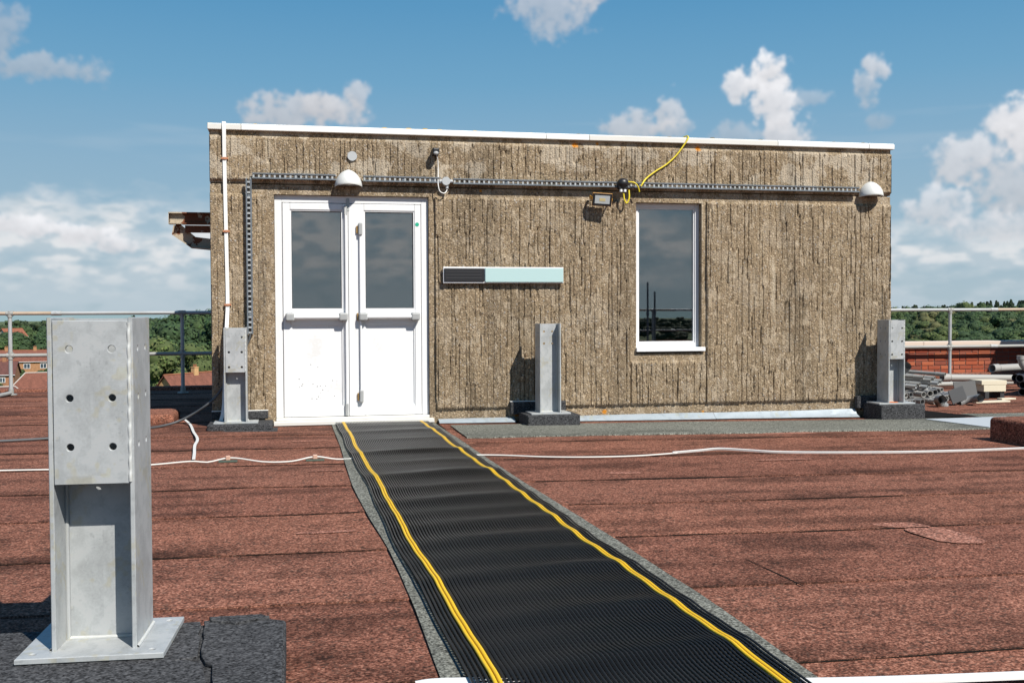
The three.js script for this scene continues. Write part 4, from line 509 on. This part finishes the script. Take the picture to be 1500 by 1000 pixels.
// ---------------------------------------------------------------- houses below
function house(name, label, azDeg, r, yaw, o) {
  const a = R(azDeg), x = Math.sin(a) * r, z = 10.16 - Math.cos(a) * r, y = land(x, z) + (o.dy || 0), t = group(name, [x, y, z], yaw); tag(t, label, 'house', 'brick houses below the roof');
  const { w, d, e, h } = o, br = o.brick || F.houseBrick, rf = o.roof || F.tile, wall = [box(-w / 2, w / 2, -1, e, -d / 2, d / 2)];
  const ov = .35, tri = (pts) => { const g = new THREE.BufferGeometry(), P = []; for (const f of pts) for (let k = 1; k + 1 < f.length; k++) P.push(...f[0], ...f[k], ...f[k + 1]); g.setAttribute('position', new THREE.Float32BufferAttribute(P, 3)); g.computeVertexNormals(); return metric(g); };
  const W = w / 2 + ov, D = d / 2 + ov, E = e - .12;
  if (o.hip) { const k = o.hip, rx = w / 2 - k; mesh('roof', tri([[[-W, E, D], [W, E, D], [rx, h, 0], [-rx, h, 0]], [[W, E, -D], [-W, E, -D], [-rx, h, 0], [rx, h, 0]], [[W, E, D], [W, E, -D], [rx, h, 0]], [[-W, E, -D], [-W, E, D], [-rx, h, 0]], [[-W, E, -D], [W, E, -D], [W, E, D], [-W, E, D]]]), rf, t);
    mesh('hip_tiles', [cyl([W, E + .03, D], [rx, h + .03, 0], .09, 6), cyl([-W, E + .03, D], [-rx, h + .03, 0], .09, 6), cyl([-rx, h + .03, 0], [rx, h + .03, 0], .10, 6)], o.ridge || F.ridgeWhite, t);
  } else { wall.push(tri([[[w / 2, e, d / 2], [w / 2, e, -d / 2], [w / 2, h - .1, 0]], [[-w / 2, e, -d / 2], [-w / 2, e, d / 2], [-w / 2, h - .1, 0]]]));
    mesh('roof', tri([[[-W, E, D], [W, E, D], [W, h, 0], [-W, h, 0]], [[W, E, -D], [-W, E, -D], [-W, h, 0], [W, h, 0]], [[-W, E - .15, D], [-W, h - .15, 0], [W, h - .15, 0], [W, E - .15, D]], [[-W, E - .15, -D], [W, E - .15, -D], [W, h - .15, 0], [-W, h - .15, 0]], [[W, E, D], [W, E - .15, D], [W, h - .15, 0], [W, h, 0]], [[W, E, -D], [W, h, 0], [W, h - .15, 0], [W, E - .15, -D]], [[-W, E, D], [-W, h, 0], [-W, h - .15, 0], [-W, E - .15, D]], [[-W, E, -D], [-W, E - .15, -D], [-W, h - .15, 0], [-W, h, 0]], [[-W, E, D], [-W, E - .15, D], [W, E - .15, D], [W, E, D]]]), rf, t); mesh('ridge_tiles', [cyl([-W, h + .03, 0], [W, h + .03, 0], .12, 6)], o.ridge || F.ridgeRed, t); mesh('gutter', [box(-W, W, E - .14, E - .02, D, D + .1)], F.upvc, t); }
  mesh('wall', wall, br, t);
  for (const [cx, cz = 0] of o.chimneys || []) { const c = group('chimney', [cx, h - .5, cz], 0, t); mesh('stack', [box(-.45, .45, -.8, 1.3, -.32, .32), box(-.5, .5, 1.301, 1.42, -.37, .37)], br, c); mesh('pot', [cyl([-.2, 1.42, 0], [-.2, 1.8, 0], .12, 8), cyl([.2, 1.42, 0], [.2, 1.8, 0], .12, 8)], F.ridgeRed, c); }
  for (const [wx, wy, ww = 1.2, wh = 1.15, side = 'f'] of o.windows || []) { const c = group('window', side === 'f' ? [wx, wy, d / 2] : [side === 'r' ? w / 2 : -w / 2, wy, wx], side === 'f' ? 0 : side === 'r' ? PI / 2 : -PI / 2, t), f = .1; mesh('frame', [box(-ww / 2, ww / 2, -wh / 2, -wh / 2 + f, .01, .1), box(-ww / 2, ww / 2, wh / 2 - f, wh / 2, .01, .1), box(-ww / 2, -ww / 2 + f, -wh / 2 + f, wh / 2 - f, .01, .1), box(ww / 2 - f, ww / 2, -wh / 2 + f, wh / 2 - f, .01, .1), box(-f / 2, f / 2, -wh / 2 + f, wh / 2 - f, .01, .1)], F.upvc, c); mesh('pane', [box(-ww / 2 + f, ww / 2 - f, -wh / 2 + f, wh / 2 - f, .005, .04)], F.housePane, c); }
  for (const [dx, col] of o.doors || []) mesh('door', [box(dx - .45, dx + .45, 0, 2.05, d / 2 + .005, d / 2 + .06)], col, t);
  return t;
}
{ const N = 256, tl = (b, v) => tex(N, N, (i, j) => { const n = .6 + .5 * vnP(i / 5, j / 4, 64) * 1 + .3 * (vnP(i / N * 9, j / N * 9, 9) - .5), course = (j % 8) < 1 ? .72 : 1; return b.map(c => c * n * course * v); });
  const mk = (m, k) => { const x = std([1, 1, 1], .9, { map: m }); m.repeat.set(k, k); return x; };
  F.tile = mk(tl([.20, .075, .048], 1), .25); F.tileDark = mk(tl([.13, .052, .042], 1), .25); F.tileRed = mk(tl([.28, .10, .055], 1), .25); F.houseBrick = mk(tl([.42, .22, .11], 1), .5); F.houseTan = mk(tl([.60, .36, .17], 1), .5); F.houseBrick2 = mk(tl([.36, .17, .09], 1), .5); F.ridgeWhite = std([.42, .38, .34], .8); F.ridgeRed = std([.26, .10, .05], .9); F.housePane = std([.05, .07, .09], .1); }
house('terrace_house', 'long brick terrace with white windows and brown tiled roof beyond the rail', -12.35, 335, R(10), { w: 27, d: 8, e: 5.6, h: 8.6, dy: 1.6, chimneys: [[-9], [-1.5], [6.5], [12]], windows: [-11, -7.5, -3.5, 0.8, 4.4, 8.6, 11.6].flatMap(x => [[x, 4.2, 1.7, 1.4], [x, 1.6, 1.7, 1.4]]), doors: [[-9.2, F.white], [2.6, F.white]] });
house('corner_house', 'brick house with dark tiled roof and white door beyond the railing post', -14.4, 265, R(4), { w: 9, d: 8, e: 5.4, h: 8.2, dy: 1.4, roof: F.tileDark, brick: F.houseBrick2, chimneys: [[2]], windows: [[-2.4, 4.1], [2.2, 4.1], [-2.4, 1.5]], doors: [[1.6, F.white]] });
house('hipped_house', 'house roof of dark red tiles with pale hips, lowest behind the railing foot', -14.0, 160, R(14), { w: 11, d: 10, e: 4.6, h: 8.1, dy: -.6, hip: 4.2, roof: F.tileDark });
house('hipped_house', 'brown tiled hipped roof with pale hip lines beside the large steel post', -12.5, 178, R(8), { w: 9.5, d: 9, e: 4.6, h: 8.3, dy: .4, hip: 3, chimneys: [[3.6, 2.2]] });
house('low_house', 'low terracotta roof just above the red felt edge', -12.6, 128, R(-6), { w: 8, d: 6.5, e: 3.4, h: 5.0, dy: 1.4, roof: F.tileRed, chimneys: [[2.2, .6]] });
house('gabled_house', 'brick house with tan gable and red roof seen beside the plant room corner', -5.15, 164, R(52), { w: 11, d: 5.6, e: 4.7, h: 8.0, dy: .5, chimneys: [[.5]], brick: F.houseTan, windows: [[.4, 4.6, 1.0, 1.0, 'l'], [-2.6, 3.6], [2.2, 3.6]] });
house('low_house', 'low red roofed annex in front of the gabled brick house', -5.2, 150, R(8), { w: 9, d: 5, e: 3.7, h: 5.2, dy: .6, roof: F.tileRed });
house('hill_house', 'small pale gabled house among the far trees on the hill', -13.62, 430, R(50), { w: 8, d: 6, e: 4.4, h: 7.2, dy: 8.2, brick: F.cream, roof: F.tileRed, windows: [[0, 3, 1.1, 1.1]] });

// ---------------------------------------------------------------- trees
const LEAF = c => { const m = std([1, 1, 1], .85, { vertexColors: true, side: THREE.DoubleSide }); return m; }; const leafMat = LEAF(); const barkMat = std([.07, .055, .04], .95);
function crownGeo(seed, nC, nL, leaf, base, shape = 'round') {   // unit crown: radius 1 wide, about 2 tall, sitting on y = 0
  const q = rng(seed), P = [], N = [], C = [], cl = [];
  const ball = (rad) => { let x, y, z, l; do { x = q() * 2 - 1; y = q() * 2 - 1; z = q() * 2 - 1; l = x * x + y * y + z * z; } while (l > 1 || l < .01); l = Math.sqrt(l); return [x / l * rad, y / l * rad, z / l * rad]; };
  for (let k = 0; k < nC; k++) { if (shape === 'cone') { const h = Math.pow(k / nC, .9), a = k * 2.4, rr = (1 - h) * .42; cl.push([Math.cos(a) * rr, .12 + h * 1.85, Math.sin(a) * rr, (1 - h) * .34 + .06]); } else { const [x, y, z] = ball(.55 + .22 * q()); cl.push([x * (1 - .25 * Math.max(0, y)), 1 + y * 1.12, z * (1 - .25 * Math.max(0, y)), .30 + .22 * q()]); } }
  const quad = (c, n, s, col) => { const u = new THREE.Vector3(n[1], -n[0] + .3, n[2] * .5 - .2).cross(new THREE.Vector3(...n)).normalize(), v = new THREE.Vector3(...n).cross(u); const a = q() * 6.28, U = u.clone().multiplyScalar(Math.cos(a)).addScaledVector(v, Math.sin(a)).multiplyScalar(s), V = u.multiplyScalar(-Math.sin(a)).addScaledVector(v, Math.cos(a)).multiplyScalar(s * .75), o = new THREE.Vector3(...c); const pts = [o.clone().sub(U), o.clone().sub(V), o.clone().add(U), o.clone().add(V)]; for (const i of [0, 1, 2, 0, 2, 3]) { P.push(pts[i].x, pts[i].y, pts[i].z); N.push(...n); C.push(...col); } };
  for (const [cx, cy, cz, r] of cl) { const ct = .8 + .4 * q(); for (let k = 0; k < nL; k++) { const d = ball(1), rr = r * (.72 + .34 * q()); let n = [d[0] + (q() - .5) * .9, d[1] + .35 + (q() - .5) * .9, d[2] + (q() - .5) * .9]; const l = Math.hypot(...n); n = n.map(v => v / l); const t = ct * (.7 + .6 * q()), wv = q(); quad([cx + d[0] * rr, cy + d[1] * rr * (shape === 'cone' ? .6 : .85), cz + d[2] * rr], n, leaf * (.6 + .8 * q()), [base[0] * t * (.85 + .4 * wv), base[1] * t, base[2] * t * (.8 + .3 * wv)]); } }
  // leafy core so that the crown is not see-through everywhere
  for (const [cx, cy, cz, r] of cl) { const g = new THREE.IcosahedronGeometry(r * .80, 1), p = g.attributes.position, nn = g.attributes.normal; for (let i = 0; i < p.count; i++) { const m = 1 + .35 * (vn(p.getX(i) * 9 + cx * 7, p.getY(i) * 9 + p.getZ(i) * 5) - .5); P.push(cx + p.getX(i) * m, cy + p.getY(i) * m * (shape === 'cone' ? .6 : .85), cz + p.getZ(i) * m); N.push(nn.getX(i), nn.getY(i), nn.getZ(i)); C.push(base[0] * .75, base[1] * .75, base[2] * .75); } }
  const g = new THREE.BufferGeometry(); g.setAttribute('position', new THREE.Float32BufferAttribute(P, 3)); g.setAttribute('normal', new THREE.Float32BufferAttribute(N, 3)); g.setAttribute('color', new THREE.Float32BufferAttribute(C, 3)); return g;
}
const trunkGeo = (() => { const l = [cyl([0, -.1, 0], [.02, .62, .01], .055, 7, .04)]; for (const [x, y, z] of [[.3, 1.0, .1], [-.28, 1.05, .15], [.05, 1.2, -.3], [-.1, .95, -.25], [.2, 1.1, .25]]) l.push(cyl([.02, .5, .01], [x, y, z], .03, 5, .012)); return merge(l); })();
const kinds = {
  dark: [1, 2, 3].map(s => crownGeo(s, 30, 120, .055, [.030, .064, .019])), mid: [4, 5].map(s => crownGeo(s, 28, 120, .055, [.042, .078, .02])), light: [6, 7].map(s => crownGeo(s, 26, 130, .05, [.075, .105, .028])), olive: [8].map(s => crownGeo(s, 28, 120, .05, [.11, .115, .04])), pine: [9, 10].map(s => crownGeo(s, 34, 60, .07, [.022, .042, .018], 'cone')) };
const protoT = {};
function tree(kind, v, x, z, h, wid, turn, label, grp) {
  const name = kind === 'pine' ? 'conifer_tree' : 'broadleaf_tree', t = group(name, [x, land(x, z) - .2, z], turn); tag(t, label, 'tree', grp);
  const tr = new THREE.Mesh(trunkGeo, barkMat), cr = new THREE.Mesh(kinds[kind][v % kinds[kind].length], leafMat); tr.name = 'trunk'; cr.name = 'crown'; for (const m of [tr, cr]) { m.castShadow = m.receiveShadow = true; t.add(m); }
  const c = h * .86; cr.position.y = h * .14; cr.scale.set(wid, c / 2.1, wid); tr.scale.set(h * .42, h * .5, h * .42); return t;
}
const polar = (az, r) => [Math.sin(R(az)) * r, 10.16 - Math.cos(R(az)) * r];
{ const q = rng(91);
  // left of the plant room
  for (const [az, r, h, w, k, l] of [[-6.75, 205, 14.2, 5.6, 'light', 'pale green bushy tree left of the gabled brick house'], [-5.2, 215, 13.6, 5.0, 'light', 'pale green tree rising behind the gabled house roof'], [-4.3, 222, 13.8, 5.0, 'mid', 'green tree behind the gabled house close to the concrete corner'], [-7.9, 150, 5.6, 3.2, 'light', 'low bright green bush left of the gabled house'], [-9.5, 210, 14, 6, 'mid', 'green tree behind the large steel post'], [-12.2, 310, 6.5, 3.4, 'mid', 'small green garden tree in front of the brick terrace'], [-13.3, 300, 7, 3.2, 'mid', 'garden tree between the brick terrace and the corner house'], [-11.6, 305, 6, 3.2, 'light', 'bright green shrub before the terrace wall'], [-14.6, 225, 6.5, 3.4, 'light', 'green shrub in front of the corner house'], [-12.0, 120, 7.2, 1.5, 'light', 'small green shrub above the low terracotta roof']]) { const [x, z] = polar(az, r); tree(k, Math.floor(q() * 4), x, z, h, w, q() * 6, l); }
  for (let k = 0; k < 30; k++) { const az = -9.2 + 7.2 * (k % 15) / 14 + (q() - .5) * .5, r = 265 + 40 * Math.floor(k / 15) + 30 * q(), [x, z] = polar(az, r), top = lerp(-2.6, .9, smooth(-9, -3.8, az)) + (k >= 15 ? 1.6 : 0) + 2.4 * (q() - .5); tree(q() < .72 ? 'dark' : 'mid', Math.floor(q() * 4), x, z, top - land(x, z), 6 + 2.6 * q(), q() * 6, 'dark green tree in the wood behind the gabled house', 'trees behind the gabled house'); }
  for (let k = 0; k < 34; k++) { const az = -17 + 8.4 * (k % 17) / 16 + (q() - .5) * .5, r = 395 + 50 * Math.floor(k / 17) + 40 * q(), [x, z] = polar(az, r), top = -5 + (k >= 17 ? 2.2 : 0) + 3 * (q() - .5); tree(q() < .8 ? 'dark' : 'mid', Math.floor(q() * 4), x, z, top - land(x, z), 6.4 + 2.6 * q(), q() * 6, 'dark green tree on the slope behind the brick terrace', 'trees behind the brick terrace'); }
  // wooded slope right of the plant room
  for (let k = 0; k < 110; k++) { const row = Math.floor(k / 22), az = 29.5 + 10.5 * ((k % 22) + .5 * (row % 2)) / 21 + (q() - .5) * .35, r = 360 + 62 * row + 40 * q(), [x, z] = polar(az, r), top = lerp(-8.5, 4.2, row / 4) + .25 * (az - 34) * (row / 4) + 2.6 * (q() - .5), u = q(); tree(u < .48 ? 'dark' : u < .74 ? 'mid' : u < .9 ? 'light' : 'olive', Math.floor(q() * 4), x, z, Math.max(9, top - land(x, z)), 5.6 + 3.2 * q(), q() * 6, 'leafy tree on the wooded slope beyond the brick parapet', 'trees on the slope beyond the parapet'); }
  for (let k = 0; k < 84; k++) { const az = 31.2 + 8.2 * k / 83 + (q() - .5) * .2, r = 720 + 70 * q(), [x, z] = polar(az, r), top = lerp(4.0, 7.8, smooth(31, 38.5, az)) + 3.4 * (q() - .6); tree('pine', k, x, z, top - land(x, z), 5.4 + 2.2 * q(), q() * 6, 'pointed conifer on the ridge beyond the brick parapet', 'conifers on the ridge'); }
  // the far woods all round, one mass
  const far = crownGeo(55, 14, 34, .11, [.036, .06, .02]), M = new THREE.Matrix4(), list = [];
  for (let k = 0; k < 3600; k++) { const az = q() * 360, r = 420 + 760 * Math.sqrt(q()), [x, z] = polar(az, r); if (r < 640 && (Math.abs(az - 346) < 14 || Math.abs(az - 34) < 9)) continue; const h = 9 + 5 * q(); list.push([x, z, h, q() * 6, 6 + 3 * q(), .75 + .5 * q()]); }
  const im = new THREE.InstancedMesh(far, leafMat, list.length), E = new THREE.Euler(), Q = new THREE.Quaternion(), col = new THREE.Color(); list.forEach(([x, z, h, a, w, c], i) => { M.compose(new THREE.Vector3(x, land(x, z), z), Q.setFromEuler(E.set(0, a, 0)), new THREE.Vector3(w, h / 2.1, w)); im.setMatrixAt(i, M); im.setColorAt(i, col.setRGB(c, c, c)); }); im.name = 'far_woods'; im.castShadow = im.receiveShadow = true; tag(im, 'far woods covering the hills around the town', 'woods', null, 'stuff'); scene.add(im);
}
renderer.render(scene, camera);
